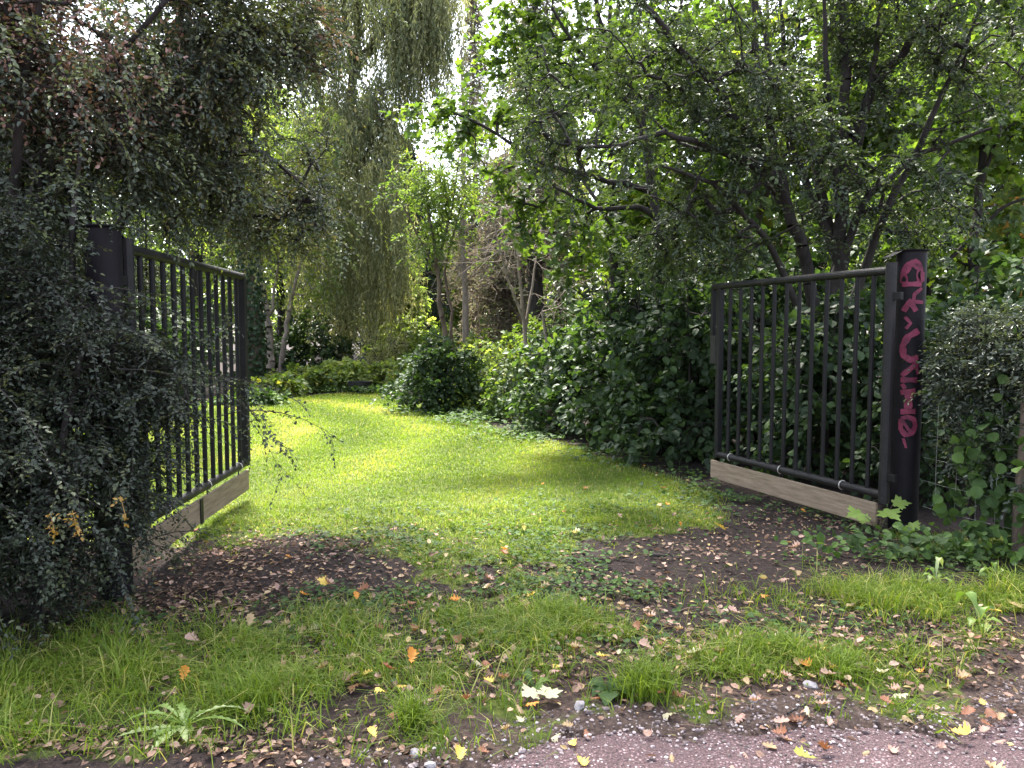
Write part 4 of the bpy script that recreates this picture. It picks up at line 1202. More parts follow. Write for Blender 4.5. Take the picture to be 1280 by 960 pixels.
# ---------------- right: hedge on the wire fence
def right_hedge():
    g = np.array([3.75, 5.55, 0])
    rng = np.random.default_rng(220)
    root = thing('hedge', 'clipped dark mixed hedge growing through the wire fence at right', 'hedge', g)
    wood, crown, big = MB(), MB(), MB()
    st = []
    for (x, y) in ((3.5, 5.8), (3.7, 5.5), (3.9, 5.2), (4.1, 4.9), (3.6, 6.0), (4.3, 4.6), (4.0, 5.7)):
        st.append((np.array([(x, y, -.05), (x + .03, y, .6), (x - .03, y + .05, 1.2), (x, y, 1.7)]), np.array([.022, .018, .013, .006])))
    bl = [((3.52, 5.7, 1.35), (.36, .36, .45), 260), ((3.8, 5.3, 1.42), (.45, .5, .42), 320), ((4.15, 4.9, 1.35), (.5, .5, .42), 230), ((3.6, 5.6, .8), (.35, .4, .4), 200), ((3.9, 5.2, .8), (.45, .5, .5), 230), ((4.5, 4.3, 1.0), (.5, .5, .8), 140)]
    tg = sample_blobs(rng, bl, -.6, 2.4, .42)
    P, R, tips, dirs = grow(rng, st, tg, .0025, .42)
    wood.tubes(P, R, 5)
    sprigs(rng, crown, wood, tips, dirs, 5, .2, 10, OVAL, .034, .55, .25, 50, 1.1, .4, None, 1.0, .5, .0013)
    n = 60
    k = rng.integers(0, len(tips), n)
    D = unit(np.stack([-rng.uniform(-.1, 1, n), -rng.uniform(.2, 1, n), rng.uniform(0, .5, n)], -1))
    arching(rng, wood, crown, tips[k], D, rng.uniform(.2, .45, n), 16, OVAL, .036, .55, rng.uniform(.2, .5, n), None, 2, .003)
    # round bramble and hazel leaves climbing in the lower half
    q = sample_blobs(rng, [((3.45, 5.45, .65), (.28, .25, .6), 200), ((3.65, 5.1, .55), (.35, .3, .5), 200), ((3.35, 5.6, .5), (.2, .2, .45), 80), ((3.6, 5.25, 1.3), (.3, .3, .35), 50), ((4.0, 4.7, .8), (.35, .3, .5), 130), ((3.75, 5.6, .7), (.5, .4, .7), 200)], -.8, 2, .4)
    big.leaves(ROUND, q, unit(rng.standard_normal(q.shape) * .7 + [-.2, -.4, -.5]), unit(rng.standard_normal(q.shape) * .5 + [-.3, -.6, .7]), .085 * rng.uniform(.55, 1.2, len(q)), .95, np.clip(rng.uniform(.2, .8, len(q)), 0, 1))
    wood.build('stem', M['bark'], root, g, smooth=True)
    crown.build('foliage', M['small'], root, g)
    o = big.build('broad_leaves', M['cover'], root, g)
    o['label'] = 'round broad leaves in the lower half of the hedge'


right_hedge()


# ------------------------------------------------------------------ gates
def tube(mb, p, q, r, sides=14, n=2):
    P = np.array([np.asarray(p, float) * (1 - t) + np.asarray(q, float) * t for t in np.linspace(0, 1, n)])
    mb.tubes(P[None], np.full((1, n), r), sides, caps=True)
    return mb


UP = np.array([0, 0, 1.])


def gate_leaf(label, hinge, free, z_top, z_bot, group, lock=True, ext=.12):
    """hinge, free: ground points of the two stiles"""
    hinge = np.array([*hinge, 0.]); free = np.array([*free, 0.])
    ax = unit(free - hinge); nr = np.cross(UP, ax)
    Ln = np.linalg.norm(free - hinge)
    root = thing('metal_gate', label, 'gate', hinge, group)
    b = lambda mb, nm, mat='paint': mb.build(nm, M[mat], root, hinge, smooth=False)
    e = ax * (ext if lock else 0.0)
    b(tube(MB(), hinge + UP * z_top, free + e + UP * z_top, .033), 'top_rail', 'worn')
    b(tube(MB(), hinge + UP * z_bot, free + UP * z_bot, .033), 'bottom_rail', 'worn')
    b(tube(MB(), hinge + UP * (z_bot - .06), hinge + UP * (z_top + .06), .042), 'hinge_stile', 'worn')
    b(MB().box((free + UP * (z_bot + z_top) / 2), (.03, .03, (z_top - z_bot) / 2 + .03), (ax, nr, UP), bevel=.006), 'stile')
    nb = 12
    for k in range(nb):
        p = hinge + ax * Ln * (k + 1) / (nb + 1)
        b(tube(MB(), p + UP * (z_bot + .02), p + UP * (z_top - .02), .0185, 10), 'bar')
    if lock:
        p = free + ax * ext
        b(MB().box(p + UP * (z_top - .3), (.022, .022, .3), (ax, nr, UP), bevel=.004), 'lock_bar')
        b(MB().box(p - ax * .03 + UP * (z_top - .66), (.05, .024, .15), (ax, nr, UP), bevel=.008), 'lock_box', 'worn')
        b(tube(MB(), p - ax * .03 - nr * .02 + UP * (z_top - .6), p - ax * .03 - nr * .075 + UP * (z_top - .6), .011, 10), 'lock_handle', 'steel')
    else:
        p = free
        b(MB().box(p + ax * .04 + UP * (z_top + z_bot) / 2, (.022, .028, (z_top - z_bot) / 2), (ax, nr, UP), bevel=.004), 'closing_plate')
        for zz in (.32, .4):
            b(tube(MB(), p - nr * .031 + UP * (z_bot + zz), p - nr * .036 + UP * (z_bot + zz), .012, 10), 'bolt_head', 'steel')
    # weathered board hung under the bottom rail
    n = 14
    zt, zb = z_bot - .075, z_bot - .265
    bd = MB()
    cuts = [(-.07, .47), (.475, 1.02)] if not lock else [(.03, 1.05)]
    for (u0, u1) in cuts:
        bd.box(hinge + ax * Ln * (u0 + u1) / 2 + UP * (zt + zb) / 2, (Ln * (u1 - u0) / 2, .013, (zt - zb) / 2), (ax, nr, UP), bevel=.004)
    brd = b(bd, 'board', 'plank')
    if len(cuts) > 1:
        st = MB().box(hinge + ax * Ln * .4725 - nr * .019 + UP * (zt + zb) / 2, (.03, .004, .1), (ax, nr, UP), bevel=.002)
        st.build('joint_strap', M['worn'], brd, hinge)
    for u in (.2, .55, .9):
        p = hinge + ax * Ln * u
        b(tube(MB(), p + UP * (z_bot - .03), p + UP * (zt - .05), .006, 8), 'hanger')
        r = MB()
        t = np.linspace(0, 2 * np.pi, 13)
        ring = p[None] + UP * z_bot + np.cos(t)[:, None] * nr * .038 + np.sin(t)[:, None] * UP * .038
        r.tubes(np.stack([ring[:-1], ring[1:]], 1), np.full((12, 2), .005), 6)
        b(r, 'tie', 'steel')
    # hinges to the post
    for zz in (z_bot + .15, z_top - .2):
        b(MB().box(hinge - ax * .05 + nr * 0 + UP * zz, (.06, .018, .03), (ax, nr, UP), bevel=.004), 'hinge')
    return ax, nr


RH = on_ground(1113, 640)[:2]
rz_t, rz_b = at(1113, 338, 5.96)[2], at(1113, 619, 5.96)[2]
RG = at(1114, 340, 5.96)[:2]; RF = at(901, 360, 8.0)[:2]
ax_r, nr_r = gate_leaf('black barred metal gate leaf standing open at right beside graffiti', RG, RF, rz_t, rz_b, 'two leaves of the open metal gate', True)
LG = at(159, 330, 4.8)[:2]; LF = at(302, 350, 7.2)[:2]
lz_t, lz_b = at(162, 311, 4.8)[2], at(305, 578, 7.2)[2]
ax_l, nr_l = gate_leaf('black barred metal gate leaf at left half buried in shrub', LG, LF, lz_t, lz_b, 'two leaves of the open metal gate', False)


def gate_post(label, c, r, h, paint, lid_dir):
    c = np.array([*c, 0.])
    root = thing('gate_post', label, 'post', c, 'round posts of the metal gate')
    n = 8
    z = np.array([-.3, .0, .4, .9, 1.4, 1.9, h - .02, h])
    P = np.stack([np.full(n, c[0]), np.full(n, c[1]), z], -1)
    MB().tubes(P[None], np.full((1, n), r), 40, caps=True).build('shaft', M['post'], root, c, smooth=False).data.polygons.foreach_set('use_smooth', [len(p.vertices) == 4 for p in root.children[0].data.polygons])
    # thin lid plate that droops over the hinge side
    d = unit(np.array([*lid_dir, 0.])); s = np.cross(UP, d)
    m = MB()
    outl = [(.13, 0), (.12, .06), (.06, .125), (-.02, .13), (-.09, .1), (-.125, .03), (-.125, -.03), (-.09, -.1), (-.02, -.13), (.06, -.125), (.12, -.06)]
    outl = [(x * r / .115, y * r / .115) for x, y in outl]
    V = [c + d * x + s * y + UP * (h + .002) for x, y in outl] + [c + d * x + s * y + UP * (h + .008) for x, y in outl]
    k = len(outl)
    m.add(np.array(V), [np.array([[i, (i + 1) % k, k + (i + 1) % k, k + i] for i in range(k)]), np.array([list(range(k, 2 * k))]), np.array([list(range(k))[::-1]])])
    for a, b_, zz0, zz1 in ((.1, .17, h + .004, h - .03), (.17, .23, h - .03, h - .055)):
        a, b_ = a * r / .115, b_ * r / .115
        w = .05
        V = [c + d * a - s * w + UP * zz0, c + d * b_ - s * w + UP * zz1, c + d * b_ + s * w + UP * zz1, c + d * a + s * w + UP * zz0]
        V += [v + UP * .006 for v in V]
        m.add(np.array(V), np.array([[0, 3, 2, 1], [4, 5, 6, 7], [0, 1, 5, 4], [1, 2, 6, 5], [2, 3, 7, 6], [3, 0, 4, 7]]))
    m.build('cap', M['post'], root, c)
    if not paint:
        return
    # sprayed letters wrapped round the post; u to the right across the face, v up, in metres
    view = unit(-c[:2]); th0 = math.atan2(view[1], view[0])
    mb = MB()
    lift = [0]

    def stroke(pts, w=.036, close=False):
        w = w * 1.1
        pts = np.array(pts, float)
        if close:
            pts = np.vstack([pts, pts[:1]])
        seg = []
        for a, b_ in zip(pts[:-1], pts[1:]):
            k = max(2, int(np.linalg.norm(b_ - a) / .012))
            seg += [a * (1 - t) + b_ * t for t in np.linspace(0, 1, k, endpoint=False)]
        seg.append(pts[-1])
        seg = np.array(seg)
        if close:
            seg = seg
        tg = np.gradient(seg, axis=0)
        tg = tg / np.maximum(np.linalg.norm(tg, axis=1, keepdims=True), 1e-6)
        nn = np.stack([-tg[:, 1], tg[:, 0]], -1)
        wv = w * .5 * (1 + .12 * np.sin(np.arange(len(seg)) * .9))[:, None]
        lift[0] += .0006
        R = r + .0025 + lift[0]

        def wrap(q):
            th = th0 + q[:, 0] / r
            return np.stack([c[0] + R * np.cos(th), c[1] + R * np.sin(th), q[:, 1]], -1)
        A, Bq = wrap(seg - nn * wv), wrap(seg + nn * wv)
        V = np.concatenate([A, Bq])
        k = len(seg); i = np.arange(k - 1)
        mb.add(V, np.stack([i, i + 1, k + i + 1, k + i], -1))
    zz = lambda y: float(at(1138, y, c[1] - r)[2])
    X = lambda x, y: (x - 1139.5 + (y - 340) * .03) / F_PX * (c[1] - r)
    Q = lambda *ps: [(X(x, y), zz(y)) for x, y in ps]
    stroke(Q((1131, 353), (1131, 341), (1137, 331), (1144, 328), (1150, 336), (1150, 353)), .052)
    stroke(Q((1129, 355), (1152, 355)), .034)
    stroke(Q((1137, 332), (1142, 326)), .026)
    stroke(Q((1131, 389), (1138, 376), (1145, 389)), .036)
    stroke(Q((1141, 382), (1143, 368), (1152, 360)), .024)
    stroke(Q((1143, 377), (1154, 378)), .024)
    stroke(Q((1148, 413), (1136, 421), (1130, 433), (1131, 445), (1139, 450), (1147, 446)), .042)
    stroke(Q((1147, 453), (1129, 470)), .034)
    stroke(Q((1128, 475), (1146, 475)), .036)
    stroke(Q((1145, 455), (1147, 468)), .02)
    stroke(Q((1128, 491), (1144, 488)), .034)
    stroke(Q((1137, 489), (1136, 511)), .046)
    stroke(Q((1128, 515), (1144, 514)), .036)
    stroke(Q((1129, 524), (1128, 536), (1133, 544), (1140, 542), (1144, 532), (1142, 524), (1135, 521), (1129, 524)), .032)
    stroke(Q((1129, 524), (1139, 541)), .02)
    stroke(Q((1133, 396), (1139, 404), (1134, 411)), .02)
    stroke(Q((1152, 340), (1152, 352)), .03)
    stroke(Q((1130, 480), (1133, 486)), .024)
    stroke(Q((1131, 548), (1134, 560)), .016)
    o = mb.build('graffiti', M['spray'], root, c)
    o['label'] = 'pink spray-painted letters running down the post'


PR = at(1139, 340, 6.08)[:2]
gate_post('round dark gate post sprayed with pink graffiti letters', PR, .109, at(1138, 313, 6.0)[2], True, -np.array([1.0, .15]))
PL_ = np.array(LG) - ax_l[:2] * .2 + np.array([-.05, 0])
gate_post('round dark gate post buried in the left shrub', PL_, .1, at(118, 285, 4.6)[2], False, ax_l[:2])


# ------------------------------------------------------------------ wire fence and wooden post
def wire_fence():
    a = np.array([PR[0] + .1, PR[1] - .1, 0]); b = np.array([3.5, 5.2, 0]); d = unit(b - a)
    end = b + d * 2.0
    g = b
    root = thing('wire_fence', 'sagging wire mesh fence between the graffiti post and wooden post', 'fence', a)
    rng = np.random.default_rng(5)
    for z in (.22, .42, .6, .78, .98, 1.2, 1.42):
        m = MB()
        t = np.linspace(0, 1, 16)
        sg = -.02 * np.sin(np.pi * t) + .008 * rng.standard_normal(16)
        p = a[None] * (1 - t[:, None]) + end[None] * t[:, None] + UP * (z + sg)[:, None] + np.array([-.005, -.003, 0])
        m.tubes(np.stack([p[:-1], p[1:]], 1), np.full((15, 2), .0016), 4)
        m.build('wire', M['wire'], root, a)
    for u in np.arange(.12, 2.9, .17):
        m = MB()
        p0 = a + d * u
        p = np.array([p0 + UP * z + rng.standard_normal(3) * .006 for z in (.2, .5, .9, 1.42)])
        m.tubes(np.stack([p[:-1], p[1:]], 1), np.full((3, 2), .0013), 4)
        m.build('wire', M['wire'], root, a)
    p = MB()
    pz = np.array([[b[0], b[1], -.2], [b[0] - .01, b[1], .4], [b[0] + .01, b[1], .9], [b[0] + .005, b[1], 1.25]])
    p.tubes(pz[None], np.array([[.055, .052, .05, .048]]), 12, caps=True)
    o = p.build('fence_post', M['bark_mid'], None, b)
    o.location = b
    tag(o, 'round weathered wooden post holding the wire fence at the right edge', 'post')


wire_fence()


# ------------------------------------------------------------------ small ground things
def ground_cover():
    rng = np.random.default_rng(9)
    mb = MB()
    zones = [(-1.05, 5.75, .7, .35, 520), (.15, 5.9, 1.0, .4, 620), (.35, 5.0, .6, .35, 520), (-.45, 4.55, .7, .18, 260), (.2, 4.55, .5, .2, 260), (.7, 4.5, .35, .3, 220), (2.1, 7.4, .5, .5, 420), (2.75, 6.3, .55, .4, 380),
             (2.8, 5.35, .7, .22, 760), (3.3, 5.1, .6, .25, 520), (-1.0, 4.55, .4, .15, 130), (2.0, 6.9, .6, .4, 200), (1.0, 6.7, .8, .5, 220), (-1.9, 4.1, .35, .25, 160), (0, 6.8, 2.0, .8, 220), (1.2, 9.7, .5, .9, 700), (.2, 11.6, .6, .9, 700), (-.7, 13.6, .5, .9, 600), (-1.6, 14.6, .7, .3, 300), (-3.5, 19.6, 2.0, .4, 900), (2.0, 8.3, .4, .6, 300), (.3, 3.9, 2.2, .4, 700), (1.6, 4.1, 1.0, .25, 160), (-.9, 4.3, .6, .2, 250), (.0, 5.4, 1.0, .5, 480), (-.6, 6.3, 1.2, .5, 280), (1.6, 7.0, .8, .7, 200)]
    P = []
    for (cx, cy, rx, ry, n) in zones:
        q = np.stack([cx + rx * .6 * rng.standard_normal(n), cy + ry * .6 * rng.standard_normal(n)], -1)
        P.append(q[wob(q, 4.2, .8) > -.25])
    q = np.concatenate(P)
    p = np.concatenate([q, ground_z(q)[:, None] + (rng.uniform(.012, .06, len(q)) * np.clip(q[:, 1] / 6, 1, 4))[:, None]], -1)
    ax = unit(np.stack([rng.standard_normal(len(p)), rng.standard_normal(len(p)), rng.uniform(-.1, .3, len(p))], -1))
    mb.leaves(ROUND, p, ax, rng.standard_normal(p.shape) * .3 + [0, 0, 1], rng.uniform(.016, .042, len(p)) * np.clip(p[:, 1] / 6, 1, 2.6), .9, np.clip(rng.uniform(0, .8, len(p)), 0, 1))
    # larger ivy at the foot of the right post
    q = np.concatenate([np.stack([2.75 + .4 * rng.standard_normal(170), 5.35 + .11 * rng.standard_normal(170)], -1), np.stack([3.3 + .3 * rng.standard_normal(160), 5.15 + .15 * rng.standard_normal(160)], -1)])
    p = np.concatenate([q, rng.uniform(.03, .2, len(q))[:, None]], -1)
    mb.leaves(ROUND, p, unit(rng.standard_normal(p.shape) + [0, -.4, -.2]), rng.standard_normal(p.shape) * .35 + [0, -.3, 1], rng.uniform(.035, .08, len(p)), .85, rng.uniform(.0, .8, len(p)))
    o = mb.build('ivy_ground_cover', M['cover'])
    tag(o, 'small ivy leaves creeping over the bare soil in the gateway', 'ivy', kind='stuff')


ground_cover()


def litter():
    rng = np.random.default_rng(10)
    mb = MB()
    P = []
    for (cx, cy, rx, ry, n) in [(-1.8, 5.1, .8, .9, 1700), (-1.9, 4.4, .5, .4, 800), (-1.2, 2.85, .9, .14, 700), (1.6, 5.6, .9, .6, 480), (2.5, 6.4, .6, .7, 500), (.3, 3.6, 2.4, .35, 2600), (2.0, 3.8, 1.2, .35, 1400), (.2, 4.6, 1.6, .5, 900), (-1.3, 5.6, .8, .4, 400), (1.2, 9.6, .6, 1.0, 300), (-.4, 4.9, 1.2, .5, 260), (2.0, 4.5, .8, .3, 240)]:
        P.append(np.stack([cx + rx * .6 * rng.standard_normal(n), cy + ry * .6 * rng.standard_normal(n)], -1))
    q = np.concatenate(P)
    p = np.concatenate([q, ground_z(q)[:, None] + rng.uniform(.004, .022, len(q))[:, None]], -1)
    ax = unit(np.stack([rng.standard_normal(len(p)), rng.standard_normal(len(p)), .15 * rng.standard_normal(len(p))], -1))
    mb.leaves(OVAL, p, ax, rng.standard_normal(p.shape) * .35 + [0, 0, 1], rng.uniform(.012, .048, len(p)), rng.uniform(.3, .8, len(p)), rng.uniform(0, 1, len(p)) ** 1.2)
    q = np.concatenate([np.stack([rng.uniform(-2.2, 3.2, 1000), 3.75 + .38 * rng.standard_normal(1000)], -1), np.stack([rng.uniform(-2, 2.6, 300), rng.uniform(4.3, 6.2, 300)], -1)])
    p = np.concatenate([q, ground_z(q)[:, None] + rng.uniform(.015, .05, len(q))[:, None]], -1)
    ax = unit(np.stack([rng.standard_normal(len(p)), rng.standard_normal(len(p)), .3 * rng.standard_normal(len(p))], -1))
    mb.leaves(OVAL, p, ax, rng.standard_normal(p.shape) * .5 + [0, 0, 1], rng.uniform(.02, .055, len(p)), rng.uniform(.4, .8, len(p)), rng.uniform(.45, 1, len(p)))
    # thin dry stalks
    n = 420
    q = np.stack([rng.uniform(-2.3, 3.4, n), rng.uniform(2.9, 5.8, n)], -1)
    p = np.concatenate([q, ground_z(q)[:, None] + .008], -1)
    a = rng.uniform(0, 6.28, n); L = rng.uniform(.03, .12, n)[:, None]
    d = np.stack([np.cos(a), np.sin(a), rng.uniform(0, .15, n)], -1)
    mb.tubes(np.stack([p, p + d * L * .5 + [0, 0, .004], p + d * L], 1), np.full((n, 3), .0015), 3, rng.uniform(.2, .9, n))
    o = mb.build('leaf_litter', M['litter'])
    tag(o, 'brown leaf litter and dry stalks scattered on the bare soil', 'leaf litter', kind='stuff')
    # pebbles
    v, f = icosa()
    n = 7500
    q = np.stack([rng.uniform(-2.6, 3.6, n), np.zeros(n)], -1)
    q[:, 1] = edge_y(q[:, 0]) + .18 - np.abs(rng.standard_normal(n)) * .55
    q = q[(q[:, 1] > 2.2) & (rng.uniform(0, 1, n) < np.clip((q[:, 0] + 1.7) / 1.6, .3, 1))]
    n = len(q)
    s = rng.uniform(.0025, .0085, n) * np.where(rng.uniform(0, 1, n) < .05, 1.9, 1)
    p = np.concatenate([q, (np.maximum(ground_z(q), np.where(q[:, 1] < edge_y(q[:, 0]), -.012, -1)) + s * .3)[:, None]], -1)
    sc = np.stack([rng.uniform(.7, 1.3, n), rng.uniform(.7, 1.3, n), rng.uniform(.45, .8, n)], -1) * s[:, None]
    V = p[:, None] + v[None] * sc[:, None] * (1 + .18 * rng.standard_normal((n, 12, 1)))
    mb = MB().add(V, [(f[None] + (np.arange(n) * 12)[:, None, None]).reshape(-1, 3)], [np.repeat(rng.uniform(0, 1, n) ** 1.6, 20)])
    o = mb.build('loose_pebbles', M['pebble'])
    tag(o, 'loose pale pebbles strewn over the pinkish gravel path', 'pebbles', kind='stuff')


litter()


def fallen_leaves():
    rng = np.random.default_rng(12)
    cols = {'yellow': ((.62, .43, .07), (.72, .55, .16)), 'orange': ((.55, .2, .04), (.68, .34, .07)), 'russet': ((.2, .085, .05), (.3, .14, .08)), 'pinkish': ((.33, .2, .16), (.46, .3, .25)), 'tan': ((.3, .21, .12), (.44, .32, .18)), 'cream': ((.44, .4, .26), (.55, .5, .34)), 'green': ((.2, .28, .05), (.45, .42, .1))}
    mats = {}
    for k, (a, b) in cols.items():
        mats[k] = leaf_mat('fallen_leaf_' + k, [(0, a), (1, b)], .25, .55, .3, (1.2, 1.0, .5), .25)
    meshes = {}
    for k in cols:
        for s in range(3):
            T = oak([.4, .75, -.5][s], [.4, -.8, .9][s])
            mb = MB()
            mb.leaves(T, np.zeros((1, 3)), np.array([[0, 1., 0]]), np.array([[0, 0, 1.]]), 1., [.8, .95, .65][s], np.array([.5]))
            mb.t = [np.clip(.5 + .08 * rng.standard_normal(len(x)), 0, 1) for x in mb.t]
            me = mb.mesh('fallen_leaf', smooth=True); me.materials.append(mats[k])
            meshes[(k, s)] = me
        T = MAPLE
        mb = MB(); mb.leaves(T, np.zeros((1, 3)), np.array([[0, 1., 0]]), np.array([[0, 0, 1.]]), 1., 1.2, np.array([.5]))
        me = mb.mesh('fallen_leaf'); me.materials.append(mats[k])
        meshes[(k, 3)] = me

    def put(x, y, k, s, size, tilt, rz, label, group=None, lift=0.0):
        g = on_ground(x, y)
        g[2] = float(ground_z(g[None, :2])[0]) + .042 + lift
        if g[1] < edge_y(g[0]):
            g[2] = .004 + lift
        o = bpy.data.objects.new('fallen_leaf', meshes[(k, s)])
        COL.objects.link(o)
        o.location = g
        o.rotation_euler = (tilt[0], tilt[1], rz)
        o.scale = (size,) * 3
        tag(o, label, 'leaf', group)
    # the ones that stand out
    put(513, 851, 'orange', 1, .08, (.75, .3), .3, 'glowing orange-yellow oak leaf propped upright in the grass', lift=.05)
    put(496, 862, 'russet', 0, .075, (.5, .3), 1.9, 'rust-brown oak leaf just left of the glowing orange leaf', lift=.06)
    put(484, 880, 'yellow', 2, .06, (.2, .1), 1.2, 'small deep yellow leaf below the rust-brown oak leaf', lift=.04)
    put(470, 931, 'yellow', 0, .065, (.25, .1), .6, 'clear yellow leaf on the gravel left of a thin twig')
    put(481, 943, 'tan', 0, .045, (.1, .2), 2.6, 'small pale tan leaf beside the clear yellow leaf')
    put(575, 955, 'yellow', 1, .07, (.3, .2), .2, 'yellow leaf at the very bottom edge of the gravel')
    put(690, 878, 'cream', 3, .1, (.15, .1), .4, 'large cream maple leaf lying on the verge')
    put(670, 872, 'cream', 3, .09, (.1, -.2), 2.2, 'smaller cream leaf tucked under the large cream maple leaf')
    put(706, 838, 'yellow', 2, .06, (.2, .2), 1.4, 'curled yellow leaf right of the tall thin stalk')
    put(762, 826, 'yellow', 0, .07, (.1, .2), 1.8, 'yellow leaf left of the large grass tussock')
    put(1022, 952, 'green', 0, .09, (.2, 0), 1.3, 'yellow-green leaf on the bare gravel at the bottom right')
    put(1250, 770, 'yellow', 3, .09, (.1, .2), 1.1, 'large yellow leaf in the grass near the right edge')
    put(1275, 765, 'tan', 3, .08, (.2, .2), .3, 'tan maple leaf beside the large yellow leaf at right')
    put(905, 662, 'yellow', 3, .1, (.7, .3), 1.5, 'bright yellow curled leaf on the dark soil by the right gate')
    put(655, 667, 'yellow', 0, .05, (.8, .2), .3, 'tiny vivid yellow leaf at the lawn edge in the middle')
    put(311, 800, 'tan', 0, .08, (.9, .3), .5, 'tan leaf caught upright in the left grass', lift=.03)
    put(250, 810, 'pinkish', 0, .085, (.3, -.3), 1.3, 'pinkish leaf on the grass below the left board')
    put(228, 858, 'orange', 1, .07, (1.1, .2), .2, 'orange-brown leaf stuck above the dandelion rosette')
    put(226, 834, 'tan', 2, .05, (.9, .4), .7, 'small tan leaf hanging on a grass stalk over the dandelion')
    put(152, 832, 'russet', 0, .05, (.3, .2), 2.0, 'small rusty leaf in the far left grass')
    put(404, 742, 'yellow', 3, .07, (.6, .3), .1, 'pale yellow leaf of the cluster on the left soil', lift=.03)
    put(418, 744, 'pinkish', 1, .09, (.3, .3), 1.2, 'pinkish leaf of the cluster on the left soil', lift=.03)
    put(446, 755, 'orange', 1, .06, (.6, .1), .4, 'orange leaf at the right end of the left soil cluster')
    put(388, 755, 'orange', 0, .07, (.4, .2), 2.2, 'orange leaf at the left end of the left soil cluster', lift=.03)
    put(346, 742, 'pinkish', 1, .055, (.7, .2), .5, 'small pink leaf alone on the left soil')
    put(366, 705, 'orange', 0, .06, (.3, .3), 1.5, 'orange leaf beside the ivy behind the left soil patch')
    put(618, 731, 'pinkish', 1, .085, (.3, .2), 1.1, 'large pink leaf in the middle of the gateway')
    put(637, 697, 'orange', 0, .07, (.3, .3), 1.9, 'orange leaf lying at the edge of the lawn')
    put(964, 748, 'orange', 2, .06, (.1, .2), 1.4, 'orange leaf alone on the right soil patch')
    put(851, 663, 'orange', 0, .045, (.9, .2), .3, 'small glowing orange leaf beside the right gate soil')
    put(1008, 645, 'orange', 0, .06, (.4, .1), .8, 'orange-brown leaf just in front of the right board')
    kinds = [('pinkish', .4), ('tan', .26), ('russet', .18), ('orange', .03), ('yellow', .04), ('cream', .09)]
    zones = [('in the front verge beside the gravel', lambda: (rng.uniform(300, 1270), rng.uniform(785, 905)), 150), ('on the soil of the gateway', lambda: (rng.uniform(210, 1060), rng.uniform(655, 780)), 60), ('on the open gravel path', lambda: (rng.uniform(560, 1270), rng.uniform(905, 955)), 26),
             ('on the shaded lawn edge by the right shrubs', lambda: (rng.uniform(650, 900), rng.uniform(570, 660)), 16)]
    adj = {'pinkish': 'pinkish brown', 'tan': 'dull tan', 'russet': 'dark russet', 'orange': 'orange', 'yellow': 'yellow', 'cream': 'pale cream'}
    for (where, f, n) in zones:
        for _ in range(n):
            k = kinds[int(rng.choice(6, p=[w for _, w in kinds]))][0]
            x, y = f()
            if y < 790 and x < 200:
                continue
            s = int(rng.integers(0, 3))
            put(x, y, k, s, rng.uniform(.04, .085), (rng.uniform(-.35, .35), rng.uniform(-.35, .35)), rng.uniform(0, 6.28), 'small %s fallen leaf %s' % (adj[k], where), '%s fallen leaves %s' % (adj[k], where))


fallen_leaves()


def rosette(name, label, x, y, leaves, mat, seed, k=1.0, kr=1.0, tooth=.1, cat='plant'):
    """leaves: (bearing deg, length, width, rise)"""
    g = on_ground(x, y); g[2] = float(ground_z(g[None, :2])[0])
    rng = np.random.default_rng(seed)
    mb = MB()
    for (be, L, w, rise) in leaves:
        L *= k * rng.uniform(.6, 1.2); w *= k * rng.uniform(.75, 1.2); rise *= kr * rng.uniform(.6, 1.3)
        a = math.radians(be)
        d = np.array([math.cos(a), math.sin(a), 0]); s = np.array([-d[1], d[0], 0])
        n = 19
        t = np.linspace(0, 1, n)
        c = g + d * (L * t)[:, None] + UP * (rise * L * (4 * t * (1 - t) * .55 + t * .25 * rise) + .012)[:, None] + s * (.28 * L * math.sin(be * 7.3) * t * t)[:, None]
        wd = w * (.12 + np.sin(np.pi * np.clip(t * 1.02, 0, 1) ** 1.5) ** .8) * (1 - tooth * (np.arange(n) % 2)) * (1 + .2 * np.sin(np.arange(n) * 1.1 + be)) * .5
        wd[0] = w * .07; wd[-1] = .001
        V = np.concatenate([c - s * wd[:, None] + UP * (wd * .4)[:, None], c, c + s * wd[:, None] + UP * (wd * .4)[:, None]])
        i = np.arange(n - 1)
        q = np.concatenate([np.stack([i, i + 1, n + i + 1, n + i], -1), np.stack([n + i, n + i + 1, 2 * n + i + 1, 2 * n + i], -1)])
        mb.add(V, [q], [float(rng.uniform(.3, 1))])
    o = mb.build(name, M[mat], None, g, smooth=True)
    o.location = g
    tag(o, label, cat)


M['dande'] = leaf_mat('dandelion_leaf', [(0, (.1, .17, .03)), (.6, (.18, .27, .06)), (1, (.36, .42, .2))], .3, .45, .4)
rosette('dandelion_plant', 'ragged pale dandelion rosette sprawling in the left grass', 232, 910,
        [(215, .3, .035, .35), (190, .27, .04, .5), (160, .25, .045, .8), (120, .25, .04, 1.0), (95, .2, .03, 1.2), (30, .28, .03, .7), (5, .25, .025, .5), (240, .24, .05, .3), (280, .15, .04, .3), (320, .16, .035, .4), (175, .3, .03, .7), (265, .2, .045, .3), (140, .2, .03, .9), (60, .2, .025, 1.1)], 'dande', 1, .88, .5, .5)
rosette('dock_plant', 'dark glossy dock leaves beside the large grass tussock', 762, 862, [(200, .16, .09, .5), (150, .15, .09, .7), (60, .13, .09, .9), (330, .13, .1, .7), (270, .14, .09, .5), (20, .14, .08, .6)], 'cover', 2, .8, .8)
rosette('dock_plant', 'dock plant with upright leaves below the right wire fence', 1170, 725, [(200, .22, .06, .9), (100, .2, .06, 1.8), (300, .2, .06, .8), (60, .24, .05, 1.7), (20, .2, .05, .8), (150, .25, .06, 1.2)], 'dande', 3, .6, .8)
